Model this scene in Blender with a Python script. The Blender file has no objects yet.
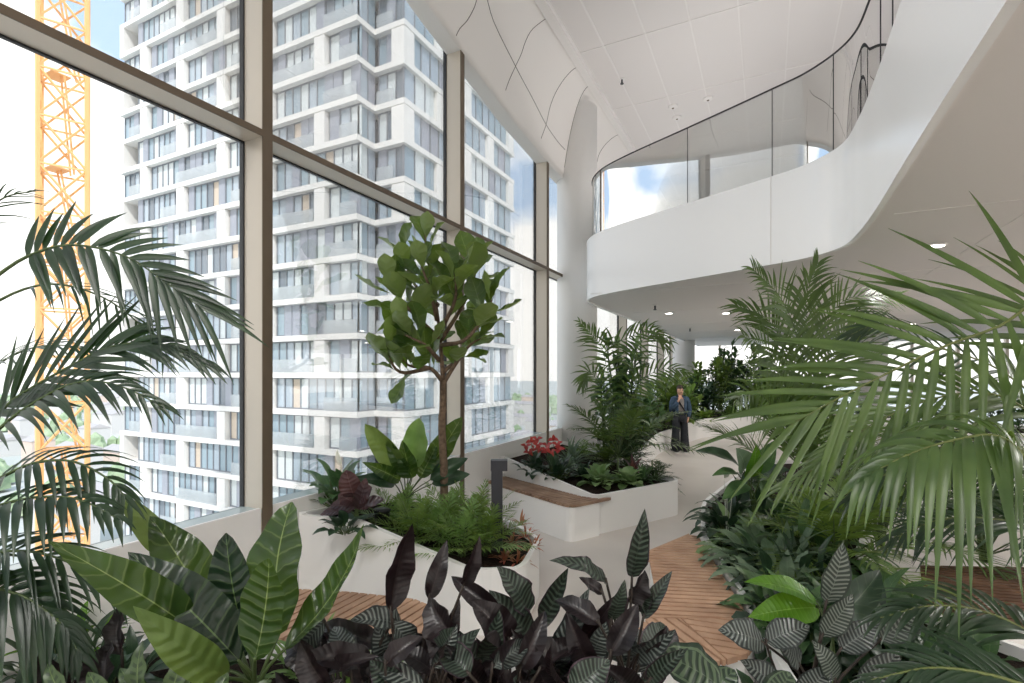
import bpy, math, random
from mathutils import Vector, Matrix, noise
R = math.radians
SC = bpy.context.scene
COL = SC.collection
# ---------------------------------------------------------------- camera
# world frame: X = distance inwards from the glass wall, Y = along the glass wall, Z up
CS, SN = math.cos(math.atan(.5)), math.sin(math.atan(.5))
EYE = 2.07
F = 510.0
def w(X, Zd, z):            # metres right of / ahead of the photographer, height above floor
    return Vector(((X + 4.5) * CS - Zd * SN, (X + 4.5) * SN + Zd * CS, z))
def P(px, py, Zd):
    return w((px - 512) / F * Zd, Zd, EYE + (373 - py) / F * Zd)
def G(px, py, z):           # point of the photo on the level z
    Zd = F * (EYE - z) / (py - 373)
    return P(px, py, Zd)
cam = bpy.data.cameras.new('camera'); camo = bpy.data.objects.new('camera', cam); COL.objects.link(camo)
camo.location = w(0, 0, EYE)
camo.rotation_euler = (R(90), 0, math.atan(.5))
cam.sensor_width = 36; cam.lens = F / 1024 * 36; cam.shift_y = 31.5 / 1024
cam.clip_start = .05; cam.clip_end = 3000
SC.camera = camo
# ---------------------------------------------------------------- light
wd = bpy.data.worlds.new('sky'); SC.world = wd; wd.use_nodes = True
nt = wd.node_tree; nt.nodes.clear()
def N(t, ty, **k):
    n = t.nodes.new(ty)
    for a, b in k.items(): setattr(n, a, b)
    return n
tc = N(nt, 'ShaderNodeTexCoord'); sx = N(nt, 'ShaderNodeSeparateXYZ'); nt.links.new(tc.outputs['Generated'], sx.inputs[0])
mp = N(nt, 'ShaderNodeMapping'); mp.inputs['Scale'].default_value = (2.2, 2.2, 4.5); nt.links.new(tc.outputs['Generated'], mp.inputs[0])
nz = N(nt, 'ShaderNodeTexNoise'); nz.inputs['Scale'].default_value = 1.1; nz.inputs['Detail'].default_value = 7; nz.inputs['Roughness'].default_value = .5
nt.links.new(mp.outputs[0], nz.inputs[0])
mr = N(nt, 'ShaderNodeMapRange'); mr.inputs[1].default_value = .0; mr.inputs[2].default_value = .75; mr.inputs[3].default_value = .26; mr.inputs[4].default_value = -.08
nt.links.new(sx.outputs[2], mr.inputs[0])
ad = N(nt, 'ShaderNodeMath', operation='ADD'); nt.links.new(nz.outputs[0], ad.inputs[0]); nt.links.new(mr.outputs[0], ad.inputs[1])
cr = N(nt, 'ShaderNodeValToRGB'); cr.color_ramp.elements[0].position = .52; cr.color_ramp.elements[1].position = .62
cr.color_ramp.elements[0].color = (.27, .36, .48, 1); cr.color_ramp.elements[1].color = (.66, .65, .63, 1)
nt.links.new(ad.outputs[0], cr.inputs[0])
bg = N(nt, 'ShaderNodeBackground'); bg.inputs[1].default_value = 1.12
nt.links.new(cr.outputs[0], bg.inputs[0])
wo = N(nt, 'ShaderNodeOutputWorld'); nt.links.new(bg.outputs[0], wo.inputs[0])
sl = bpy.data.lights.new('sun', 'SUN'); so = bpy.data.objects.new('sun', sl); COL.objects.link(so)
sl.energy = 1.5; sl.angle = R(2); sl.color = (1, .975, .95)
so.rotation_euler = Vector((.45, -.62, .8)).to_track_quat('Z', 'Y').to_euler()
SC.view_settings.view_transform = 'Standard'; SC.view_settings.look = 'None'
SC.view_settings.exposure = 1.22; SC.view_settings.gamma = 1; SC.view_settings.use_curve_mapping = False
SC.cycles.max_bounces = 10; SC.cycles.diffuse_bounces = 5; SC.cycles.glossy_bounces = 4
SC.cycles.transparent_max_bounces = 24; SC.cycles.transmission_bounces = 6
SC.cycles.use_denoising = True; SC.cycles.sample_clamp_indirect = 6
SC.cycles.caustics_reflective = False; SC.cycles.caustics_refractive = False
# ---------------------------------------------------------------- materials
MATS = {}
def lin(c):
    return tuple((v / 255 / 12.92 if v / 255 <= .04045 else ((v / 255 + .055) / 1.055) ** 2.4) for v in c)
def mat(name, rgb, rough=.5, spec=.5, metal=0, noise_=0, nscale=8, bump=0, bscale=60, rgb2=None, emis=None):
    m = bpy.data.materials.new(name); m.use_nodes = True; t = m.node_tree
    b = t.nodes['Principled BSDF']
    c = (*lin(rgb), 1)
    b.inputs['Base Color'].default_value = c
    b.inputs['Roughness'].default_value = rough; b.inputs['Metallic'].default_value = metal
    b.inputs['Specular IOR Level'].default_value = spec
    if noise_ or rgb2:
        tcx = N(t, 'ShaderNodeTexCoord'); nn = N(t, 'ShaderNodeTexNoise'); nn.inputs['Scale'].default_value = nscale; nn.inputs['Detail'].default_value = 5
        t.links.new(tcx.outputs['Object'], nn.inputs[0])
        rr = N(t, 'ShaderNodeValToRGB'); rr.color_ramp.elements[0].position = .35; rr.color_ramp.elements[1].position = .65
        c2 = (*lin(rgb2), 1) if rgb2 else tuple([min(1, v * (1 + noise_)) for v in c[:3]] + [1])
        c1 = c if rgb2 else tuple([v * (1 - noise_) for v in c[:3]] + [1])
        rr.color_ramp.elements[0].color = c1; rr.color_ramp.elements[1].color = c2
        t.links.new(nn.outputs[0], rr.inputs[0]); t.links.new(rr.outputs[0], b.inputs['Base Color'])
    if bump:
        tcx = N(t, 'ShaderNodeTexCoord'); nb = N(t, 'ShaderNodeTexNoise'); nb.inputs['Scale'].default_value = bscale; nb.inputs['Detail'].default_value = 6
        bm = N(t, 'ShaderNodeBump'); bm.inputs['Strength'].default_value = bump; bm.inputs['Distance'].default_value = .02
        t.links.new(tcx.outputs['Object'], nb.inputs[0]); t.links.new(nb.outputs[0], bm.inputs['Height']); t.links.new(bm.outputs[0], b.inputs['Normal'])
    if emis:
        b.inputs['Emission Color'].default_value = (*emis[:3], 1); b.inputs['Emission Strength'].default_value = emis[3]
    MATS[name] = m
    return m
def glass(name, tint=(1, 1, 1), refl=1.0, ior=1.5, extra=0.0):
    m = bpy.data.materials.new(name); m.use_nodes = True; t = m.node_tree; t.nodes.clear()
    tr = N(t, 'ShaderNodeBsdfTransparent'); tr.inputs[0].default_value = (*tint, 1)
    gl = N(t, 'ShaderNodeBsdfGlossy'); gl.inputs['Roughness'].default_value = .0
    fr = N(t, 'ShaderNodeFresnel'); fr.inputs[0].default_value = ior
    mu = N(t, 'ShaderNodeMath', operation='MULTIPLY_ADD'); mu.inputs[1].default_value = refl; mu.inputs[2].default_value = extra; mu.use_clamp = True
    mx = N(t, 'ShaderNodeMixShader'); o = N(t, 'ShaderNodeOutputMaterial')
    t.links.new(fr.outputs[0], mu.inputs[0]); t.links.new(mu.outputs[0], mx.inputs[0])
    t.links.new(tr.outputs[0], mx.inputs[1]); t.links.new(gl.outputs[0], mx.inputs[2]); t.links.new(mx.outputs[0], o.inputs[0])
    MATS[name] = m
    return m
white = mat('white_coating', (246, 245, 243), .45, .4)
white_metal = mat('white_steel_fascia', (250, 250, 251), .22, .6)
vaultm = mat('white_gypsum', (240, 236, 232), .6, .3)
tile = mat('ceiling_panel', (232, 228, 226), .55, .3)
groove = mat('shadow_joint', (128, 122, 116), .8, .1)
gapm = mat('ceiling_joint', (240, 237, 235), .7, .2)
tan = mat('anodised_champagne', (212, 202, 188), .4, .5, .25)
brown = mat('shaded_champagne', (112, 98, 82), .45, .5, .3)  # champagne darkened for the backlit inner faces of mullions and transoms
black = mat('black_gasket', (38, 38, 40), .5)
floorm = mat('cast_floor', (214, 207, 200), .3, .5, rgb2=(204, 197, 190), nscale=1.2)
soilm = mat('dark_soil', (52, 42, 36), .95, .1, rgb2=(28, 23, 20), nscale=40, bump=1, bscale=70)
wood = mat('teak_slats', (202, 164, 136), .5, .35, rgb2=(180, 142, 116), nscale=5)
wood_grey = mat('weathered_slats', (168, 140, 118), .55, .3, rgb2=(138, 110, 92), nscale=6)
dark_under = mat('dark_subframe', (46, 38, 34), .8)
anth = mat('anthracite_metal', (70, 70, 76), .45, .5, .3)
sillm = mat('pale_sill', (196, 212, 214), .12, .6)  # white sill, its bluish reflection put into the colour
paneg = glass('clear_glazing', (.985, .99, .99), .55)
railg = glass('railing_glass', (.95, .965, .96), 1.0, 1.5, .04)
lampm = mat('lamp_glow', (255, 250, 240), .5, emis=(1, .96, .9, 6))
# ---------------------------------------------------------------- mesh collecting
class MB:
    def __init__(s): s.v = []; s.f = []; s.u = []; s.m = []; s.hasuv = False
    def vert(s, p): s.v.append(tuple(p)); return len(s.v) - 1
    def face(s, idx, mi=0, uv=None):
        s.f.append(tuple(idx)); s.m.append(mi); s.u.append(uv)
        if uv: s.hasuv = True
    def box(s, a, b, mi=0):
        x0, y0, z0 = a; x1, y1, z1 = b
        n = len(s.v)
        for p in ((x0,y0,z0),(x1,y0,z0),(x1,y1,z0),(x0,y1,z0),(x0,y0,z1),(x1,y0,z1),(x1,y1,z1),(x0,y1,z1)): s.v.append(p)
        for q in ((0,3,2,1),(4,5,6,7),(0,1,5,4),(1,2,6,5),(2,3,7,6),(3,0,4,7)): s.face([n+i for i in q], mi)
    def bar(s, p, q, r, k=6, mi=0, r2=None, caps=True):
        s.tube([p, q], [r, r if r2 is None else r2], k, mi, caps)
    def tube(s, pts, rad, k=6, mi=0, caps=True):
        pts = [Vector(p) for p in pts]
        if not hasattr(rad, '__len__'): rad = [rad] * len(pts)
        rings = []; a = None
        for i, p in enumerate(pts):
            t = (pts[min(i+1, len(pts)-1)] - pts[max(i-1, 0)])
            if t.length < 1e-9: t = Vector((0, 0, 1))
            t.normalize()
            if a is None: a = t.orthogonal().normalized()
            a = a - t * a.dot(t)
            a = a.normalized() if a.length > 1e-6 else t.orthogonal().normalized()
            b = t.cross(a)
            rings.append([s.vert(p + (a * math.cos(j*6.2832/k) + b * math.sin(j*6.2832/k)) * rad[i]) for j in range(k)])
        for i in range(len(rings)-1):
            for j in range(k):
                s.face((rings[i][j], rings[i][(j+1)%k], rings[i+1][(j+1)%k], rings[i+1][j]), mi)
        if caps:
            s.face(rings[0][::-1], mi); s.face(rings[-1], mi)
    def prism(s, poly, z0, z1, mi=0, mtop=None, mbot=None):   # poly: (x,y); z0/z1 number or list
        n = len(poly)
        if not hasattr(z0, '__len__'): z0 = [z0] * n
        if not hasattr(z1, '__len__'): z1 = [z1] * n
        a = [s.vert((p[0], p[1], z0[i])) for i, p in enumerate(poly)]
        b = [s.vert((p[0], p[1], z1[i])) for i, p in enumerate(poly)]
        area = sum(poly[i][0]*poly[(i+1)%n][1] - poly[(i+1)%n][0]*poly[i][1] for i in range(n))
        if area < 0: a.reverse(); b.reverse()
        s.face(a[::-1], mi if mbot is None else mbot); s.face(b, mi if mtop is None else mtop)
        for i in range(n): s.face((a[i], a[(i+1)%n], b[(i+1)%n], b[i]), mi)
    def build(s, name, mats, parent=None, smooth=False, loc=None):
        if not isinstance(mats, (list, tuple)): mats = [mats]
        me = bpy.data.meshes.new(name)
        vs = s.v
        if loc is not None:
            L = Vector(loc); vs = [tuple(Vector(v) - L) for v in s.v]
        me.from_pydata(vs, [], s.f)
        for m in mats: me.materials.append(m)
        me.polygons.foreach_set('material_index', s.m)
        if smooth: me.polygons.foreach_set('use_smooth', [True] * len(s.f))
        if s.hasuv:
            uvl = me.uv_layers.new(name='UVMap'); flat = []
            for f, u in zip(s.f, s.u):
                for i in range(len(f)):
                    flat += (u[i] if u else (0, 0))
            uvl.data.foreach_set('uv', flat)
        me.update()
        o = bpy.data.objects.new(name, me); COL.objects.link(o)
        if loc is not None and parent is None: o.location = loc
        if parent is not None: o.parent = parent
        return o
def thing(name, label, cat, loc=(0, 0, 0), group=None):
    o = bpy.data.objects.new(name, None); COL.objects.link(o); o.location = loc; o.empty_display_size = .1
    return tag(o, label, cat, group)
def tag(o, label, cat, group=None):
    o['label'] = label; o['category'] = cat
    if group: o['group'] = group
    return o
def struct(o, label=None):
    o['kind'] = 'structure'
    if label: o['label'] = label
    return o
def part(mb, name, mats, root, smooth=False):     # mesh given in world coordinates, parent at root.location
    return mb.build(name, mats, root, smooth, loc=root.location)
def sub(mb, name, mats, root, par, smooth=False):  # a part of a part (the part sits at the root's origin)
    return mb.build(name, mats, par, smooth, loc=root.location)
def catmull(pts, n):
    pts = [Vector(p) for p in pts]; q = [pts[0]*2-pts[1]] + pts + [pts[-1]*2-pts[-2]]; out = []
    m = len(pts) - 1
    for i in range(n + 1):
        x = i / n * m; k = min(int(x), m - 1); t = x - k
        a, b, c, d = q[k:k+4]
        out.append(.5*((2*b)+(c-a)*t+(2*a-5*b+4*c-d)*t*t+(3*b-a-3*c+d)*t**3))
    return out
def clip(poly, n, d):       # keep points with n.p <= d
    out = []
    for i in range(len(poly)):
        a, b = poly[i], poly[(i+1) % len(poly)]
        da = a[0]*n[0]+a[1]*n[1]-d; db = b[0]*n[0]+b[1]*n[1]-d
        if da <= 0: out.append(a)
        if (da < 0 < db) or (db < 0 < da):
            t = da/(da-db); out.append((a[0]+(b[0]-a[0])*t, a[1]+(b[1]-a[1])*t))
    return out
def slats(mb, poly, direction, pitch, gap, z0, z1):
    dx, dy = direction; l = math.hypot(dx, dy); n = (-dy/l, dx/l)
    ds = [p[0]*n[0]+p[1]*n[1] for p in poly]; d = min(ds)
    while d < max(ds):
        q = clip(clip(poly, n, d + pitch - gap), (-n[0], -n[1]), -d)
        if len(q) > 2: mb.prism(q, z0, z1)
        d += pitch
def inset(poly, d):
    n = len(poly); out = []
    area = sum(poly[i][0]*poly[(i+1)%n][1] - poly[(i+1)%n][0]*poly[i][1] for i in range(n))
    sg = 1 if area > 0 else -1
    for i in range(n):
        p0, p1, p2 = Vector(poly[i-1][:2]), Vector(poly[i][:2]), Vector(poly[(i+1)%n][:2])
        e1 = (p1-p0).normalized(); e2 = (p2-p1).normalized()
        n1 = Vector((-e1.y, e1.x))*sg; n2 = Vector((-e2.y, e2.x))*sg
        b = (n1+n2); b = b/max(.4, b.dot(n1)) if b.length > 1e-6 else n1
        out.append((p1.x+b.x*d, p1.y+b.y*d))
    return out
def xy(X, Zd): v = w(X, Zd, 0); return (v.x, v.y)
def rounded(poly, rs, k=5):
    out = []; n = len(poly)
    for i in range(n):
        r = rs[i] if hasattr(rs, '__len__') else rs
        p0, p1, p2 = Vector(poly[i-1][:2]), Vector(poly[i][:2]), Vector(poly[(i+1)%n][:2])
        z = poly[i][2] if len(poly[i]) > 2 else None
        if r <= 0: out.append((p1.x, p1.y) if z is None else (p1.x, p1.y, z)); continue
        a = p1 + (p0-p1).normalized()*r; b = p1 + (p2-p1).normalized()*r
        for j in range(k+1):
            t = j/k; q = a*(1-t)**2 + p1*2*t*(1-t) + b*t*t
            out.append((q.x, q.y) if z is None else (q.x, q.y, z))
    return out
# ---------------------------------------------------------------- the hall: floor, ceiling, glazing
H = EYE + 5.9        # upper ceiling
S0, S1, T1 = -9.2, 29.5, 24
SR = -9.0          # the roof ends here, at the added back wall
mb = MB(); mb.box((-.1, S0, -.4), (T1, S1 + .3, 0)); struct(mb.build('floor', floorm), 'pale beige cast floor of the hall')
TB = .84
def zg(s):
    pts = [(-16, 7.3), (0, 6.7), (3, 5.55), (7.3, 4.55), (8.17, 4.40), (9.6, 4.17), (11.35, 4.02), (14, 3.98), (31, 3.98)]
    for (a, b), (c, d) in zip(pts, pts[1:]):
        if s <= c:
            return EYE + min(5.85, b + (d-b)*max(0, s-a)/(c-a))
    return EYE + 4.1
def vz(t, s):
    u = min(1, max(0, (t - .275) / (TB - .275))); z0 = zg(s)
    return z0 + (H - .02 - z0) * (1 - (1 - u) ** 1.7)
mb = MB(); ns, nt_ = 120, 30
for i in range(ns+1):
    s = SR + (S1-SR)*i/ns
    for j in range(nt_+1):
        t = .03 + (TB-.03)*j/nt_; mb.vert((t, s, vz(t, s)))
for i in range(ns):
    for j in range(nt_):
        a = i*(nt_+1)+j; mb.face((a, a+1, a+nt_+2, a+nt_+1))
# closed above
k0 = len(mb.v)
for i in range(ns+1):
    s = SR + (S1-SR)*i/ns
    mb.vert((.03, s, H+.3))
for i in range(ns):
    mb.face((i*(nt_+1), (i+1)*(nt_+1), k0+i+1, k0+i))
vo = mb.build('ceiling_vault', vaultm, None, True); struct(vo, 'white curved vault between glazing and ceiling')
def hit_vault(px, py):
    lo, hi = 1.0, 40.0; p = None
    for _ in range(60):
        m = (lo+hi)/2; p = P(px, py, m)
        if p.z < vz(p.x, p.y) and p.x > .0: lo = m
        else: hi = m
    return P(px, py, lo - .012)
G_ = [[(486.8, 0), (494.7, 26), (515, 67), (531, 97), (546, 126), (557, 142), (565, 151)],
      [(477, 0), (474, 10), (467, 23), (458, 34), (449, 39.6)],
      [(552, 18), (541, 23), (531, 32), (525, 44), (521, 56), (515, 69), (505, 94), (496, 106)],
      [(581, 67), (570, 73), (560.6, 85), (555, 95), (550, 108), (546, 126), (541, 140)],
      [(622, 135), (613, 138), (604.6, 146), (599, 155), (597, 163)]]
for k, g in enumerate(G_):
    mb = MB(); c = catmull([hit_vault(*p) for p in g], 20)
    c = [Vector((p.x, p.y, vz(p.x, p.y) - .002)) for p in c if p.x > .285]
    mb.tube(c, .0065, 4); struct(mb.build('trim_%d' % (k+1), groove), 'shadow joint in the vault')
mb = MB(); ccx, ccy = w(1.37, 10.75, 0).xy; arch = []
for i in range(60):
    x, y = ccx + .424*math.cos(R(120 + i*4)), ccy + .424*math.sin(R(120 + i*4))
    if x > .285: arch.append((x, y, vz(x, y) - .003))
mb.tube(arch, .0065, 4); struct(mb.build('trim_6', groove), 'shadow joint where the column meets the vault')
# main ceiling: slab with raised panel joints
mb = MB(); mb.box((TB, SR, H), (T1, S1 + .3, H+.3)); struct(mb.build('ceiling', tile), 'white panelled upper ceiling')
mb = MB()
t = TB + .55
while t < T1: mb.box((t-.012, SR, H-.012), (t+.012, S1, H)); t += .74
s = 1.9
while s < S1: mb.box((TB, s-.012, H-.013), (T1, s+.012, H)); s += 2.27
struct(mb.build('trim_7', gapm), 'ceiling panel joints')
mb = MB(); mb.box((TB-.06, SR, H-.10), (TB+.10, S1, H+.02))
struct(mb.build('trim_8', gapm), 'long white cove beam along the vault')
mb = MB(); mb.box((0, SR-.2, 0), (T1, SR, H)); struct(mb.build('wall_back', white), 'plain white wall added behind the viewpoint to block light')  # unseen wall added to keep light from behind off the foreground
# glazing grid
MS = [4.89 + 3.075*k for k in range(-3, 9)]
D = .254
ZT = EYE + 2.0
SILL = EYE - 1.14
for k, s in enumerate(MS):
    mb = MB(); top = zg(s) + .25
    mb.box((.0, s, .0), (D, s+.087, top), 0)
    mb.box((D, s-.004, .0), (D+.012, s+.091, top), 1)  # inner face, its backlit shade is in the colour
    mb.box((-.02, s-.012, .0), (.03, s+.099, top), 2)
    mb.box((D-.004, s+.09, SILL - .9), (D+.002, s+.1, SILL), 2)
    struct(mb.build('trim_%d' % (20+k), [tan, brown, black]), 'champagne aluminium mullion')
for k in range(len(MS)-1):
    a, b = MS[k] + .087, MS[k+1]
    e = struct(bpy.data.objects.new('window_%d' % (k+1), None)); COL.objects.link(e); e.location = (0, a, SILL)
    mb = MB(); mb.box((.005, a, ZT+.03), (.02, b, max(zg(a), zg(b))+.25)); part(mb, 'upper_pane', paneg, e)
    mb = MB(); mb.box((.005, a, SILL), (.02, b, ZT-.03)); part(mb, 'lower_pane', paneg, e)
    mb = MB(); mb.box((.0, a, ZT-.022), (D, b, ZT+.03), 0); mb.box((D, a, ZT-.024), (D+.01, b, ZT+.032), 1); mb.box((.0, a, ZT-.035), (.03, b, ZT+.045), 2)  # transom inner face darkened for backlight as on the mullions
    part(mb, 'transom', [tan, brown, black], e)
    mb = MB(); mb.box((.0, a, SILL-.03), (D-.01, b, SILL)); part(mb, 'window_sill', sillm, e)
mb = MB()
for k in range(len(MS)-1):
    a, b = MS[k] + .1, MS[k+1] - .012
    mb.box((D-.03, a, .0), (D, b, SILL+.012))
struct(mb.build('wall_parapet', white), 'low white parapet under the glazing')
# far end glazing
mb = MB()
for k in range(0, 16):
    t = .3 + k*1.55
    mb.box((t, S1, 0), (t+.1, S1+.25, EYE+1.5))
struct(mb.build('wall_far', tan), 'mullions of the far window wall')
mb = MB(); mb.box((0, S1+.12, 0), (T1, S1+.14, H)); struct(mb.build('window_far', paneg), 'far window wall')
# balcony slab
ctl = [(4.76, -7), (4.78, -3), (4.79, 2), (4.80, 5.48), (4.82, 7), (4.80, 7.9), (4.72, 8.45), (4.42, 8.86), (4.0, 9.12), (3.0, 9.66), (1.85, 10.27), (1.3, 10.68), (1.0, 11.2), (.92, 11.9), (.92, 14)]
cv = [(p.x, p.y) for p in catmull([(a, b, 0) for a, b in ctl], 280)]
B0, B1 = EYE + 1.36, EYE + 2.43
fullp = cv + [(.92, S1), (T1, S1), (T1, -7)]
def offs(c, d):
    out = []
    for i, p in enumerate(c):
        a, b = Vector(c[max(0, i-1)]), Vector(c[min(len(c)-1, i+1)]); t = (b-a).normalized()
        out.append((p[0]+t.y*d, p[1]-t.x*d))
    return out
mb = MB(); mb.prism(offs(cv, .05) + [(.97, S1), (T1, S1), (T1, -7)], B0+.01, B1-.15); struct(mb.build('ceiling_lower', tile), 'white soffit under the curved balcony')
mb = MB()
inn = offs(cv, .05)
cva, inna = cv + [(.92, S1)], inn + [(.97, S1)]
for cc_, fl in ((cva, 0), (inna, 1)):
    lo_ = [mb.vert((*p, B0-.02)) for p in cc_]; hi_ = [mb.vert((*p, B1)) for p in cc_]
    for i in range(len(cc_)-1): mb.face((lo_[i], hi_[i], hi_[i+1], lo_[i+1]) if not fl else (lo_[i], lo_[i+1], hi_[i+1], hi_[i]))
for z in (B0-.02, B1):
    for i in range(len(cva)-1): mb.face([mb.vert((*p, z)) for p in (cva[i], cva[i+1], inna[i+1], inna[i])])
struct(mb.build('wall_balcony', white_metal, None, True), 'glossy white curved balcony fascia')
def near_px(c, px):           # index of the curve point that projects to column px
    best = None
    for i, p in enumerate(c):
        X = p[0]*CS + p[1]*SN - 4.5; Zd = -p[0]*SN + p[1]*CS
        Zd2 = Zd; X2 = X
        if Zd2 > .5:
            e = abs(512 + F*X2/Zd2 - px)
            if best is None or e < best[0]: best = (e, i)
    return best[1]
mb = MB()
for px in (616, 771):
    i = near_px(cv, px); p = Vector((*cv[i], 0)); mb.bar((p.x, p.y-.002, B0-.02), (p.x, p.y-.002, B1), .006, 4)
# soffit joints
for k in range(9):
    s = 1.2 + k*3.1; mb.box((5.0, s, B0+.004), (T1, s+.012, B0+.012)) if s < 9 else mb.box((1.3, s, B0+.004), (T1, s+.012, B0+.012))
for k in range(12):
    t = 6.0 + k*1.5; mb.box((t, -10, B0+.004), (t+.012, S1, B0+.012))
struct(mb.build('trim_9', gapm), 'joints of fascia and soffit')
# railing
rl = offs(cv, .1) + [(1.02, 18), (1.02, 24)]
RT = B1 + 1.13
rail = thing('balcony_railing', 'frameless glass railing with thin dark cap along the curved balcony edge', 'railing', (rl[140][0], rl[140][1], B1))
joints = [0] + sorted(near_px(rl, x) for x in (620, 688, 773, 834)) + []
steps = sorted(set([near_px(rl, x) for x in (596, 620, 688, 773, 834, 880)] + [0, 80, len(rl)-1, len(rl)-3]))
for a, b in zip(steps, steps[1:]):
    mb = MB(); seg = rl[a:b+1]
    for cc_ in (seg, offs(seg, .016)):
        lo_ = [mb.vert((*p, B1-.1)) for p in cc_]; hi_ = [mb.vert((*p, RT)) for p in cc_]
        for i in range(len(cc_)-1): mb.face((lo_[i], lo_[i+1], hi_[i+1], hi_[i]))
    part(mb, 'glass_panel', railg, rail, True)
    mb = MB(); p = rl[b]; mb.bar((p[0], p[1], B1-.1), (p[0], p[1], RT), .0055, 5); part(mb, 'glass_joint', black, rail)
mb = MB(); mb.tube([(p[0], p[1], RT) for p in rl], .011, 6); part(mb, 'rail_cap', black, rail, True)
# column
mb = MB(); cx, cy = w(1.37, 10.75, 0).xy
mb.tube([(cx, cy, 0), (cx, cy, 7.6)], .42, 40); o = mb.build('wall_column', white, None, True); struct(o, 'round white column by the window')
for p in o.data.polygons:
    if len(p.vertices) > 4: p.use_smooth = False
for k, (cx2, cy2) in enumerate(((.85, 24.7), (7.5, 24.7))):
    mb = MB(); mb.tube([(cx2, cy2, 0), (cx2, cy2, B0+.1)], .45, 28); struct(mb.build('wall_column_far', white, None, True), 'round white column far back')
# ceiling fittings
def ceil_fit(px, py, zc, kind, label, grp=None):
    Zd = F*(zc-EYE)/(373-py); p = P(px, py, Zd)
    root = thing('downlight' if kind == 'lamp' else ('sprinkler' if kind == 'spr' else 'smoke_detector'), label, {'lamp': 'ceiling light', 'spr': 'sprinkler', 'det': 'detector'}[kind], (p.x, p.y, zc), grp)
    if kind == 'lamp':
        mb = MB(); mb.tube([(p.x, p.y, zc+.005), (p.x, p.y, zc-.012)], .10, 20); part(mb, 'trim_ring', anth if False else gapm, root)
        mb = MB(); mb.tube([(p.x, p.y, zc-.004), (p.x, p.y, zc-.016)], .07, 20); part(mb, 'diffuser', lampm, root)
        ll = bpy.data.lights.new('lamp', 'AREA'); ll.shape = 'DISK'; ll.size = .15; ll.energy = 4; ll.color = (1, .98, .95); ll.spread = R(160)
        lo = bpy.data.objects.new('lamp', ll); lo.location = (0, 0, -.03); lo.parent = root; COL.objects.link(lo)
    elif kind == 'spr':
        mb = MB(); mb.tube([(p.x, p.y, zc), (p.x, p.y, zc-.015)], .06, 14); part(mb, 'cover_plate', gapm, root)
        mb = MB(); mb.tube([(p.x, p.y, zc-.01), (p.x, p.y, zc-.09)], [.018, .018], 8); mb.tube([(p.x, p.y, zc-.09), (p.x, p.y, zc-.10)], .035, 10); part(mb, 'nozzle', anth, root)
    else:
        mb = MB(); mb.tube([(p.x, p.y, zc), (p.x, p.y, zc-.03), (p.x, p.y, zc-.05)], [.1, .1, .06], 18); part(mb, 'housing', gapm, root)
        mb = MB(); mb.tube([(p.x, p.y, zc-.045), (p.x, p.y, zc-.06)], [.03, .02], 10); part(mb, 'sensor', brown, root)
ceil_fit(622, 79, H, 'spr', 'small dark sprinkler on the upper ceiling beside the cove beam')
ceil_fit(673, 106, H, 'det', 'small white detector on upper ceiling, left of the oval plate')
ceil_fit(677, 117, H, 'det', 'tiny white ceiling sensor just below the detector')
ceil_fit(708, 98, H, 'det', 'pale oval plate detector, rightmost fitting on upper ceiling')
ceil_fit(936, 245, B0, 'lamp', 'lit recessed downlight in the soffit above the right palm')
ceil_fit(669, 313, B0, 'lamp', 'small recessed downlight in the soffit near the window side')
ceil_fit(874, 304, B0, 'lamp', 'small recessed downlight in soffit behind the middle palm crown')
ceil_fit(655, 305, B0, 'spr', 'dark sprinkler head under the balcony tip')
ceil_fit(690, 328, B0, 'spr', 'sprinkler head under the balcony farther back above the path')

# rows of round ceiling lamps added to brighten the hall
def fill_lamp_row(pts, zc, power, group, label):
    first = None
    for x, y in pts:
        root = thing('downlight', label, 'ceiling light', (x, y, zc), group)
        if first is None:
            mb = MB(); mb.tube([(x, y, zc+.005), (x, y, zc-.012)], .11, 20); a_ = part(mb, 'trim_ring', gapm, root)
            mb = MB(); mb.tube([(x, y, zc-.004), (x, y, zc-.016)], .08, 20); b_ = part(mb, 'diffuser', lampm, root)
            ll = bpy.data.lights.new('lamp', 'AREA'); ll.shape = 'DISK'; ll.size = .2; ll.energy = power; ll.color = (1, .97, .93); ll.spread = R(160)
            lo = bpy.data.objects.new('lamp', ll); lo.location = (0, 0, -.03); lo.parent = root; COL.objects.link(lo)
            first = (a_, b_, lo)
        else:
            for q in first:
                c = q.copy(); c.parent = root; COL.objects.link(c)
fill_lamp_row([(x, y) for x in (2.6, 4.3) for y in (-4.5, -1.5)], H, 60, 'added downlights of the upper ceiling behind the viewpoint', 'added round recessed downlight in the upper ceiling behind the viewpoint')
fill_lamp_row([(x, y) for x in (7.5, 11.5) for y in (-2, 2.0, 6.5)], B0, 30, 'added downlights in the soffit right of the view', 'added round recessed downlight in the soffit right of the view')

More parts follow.
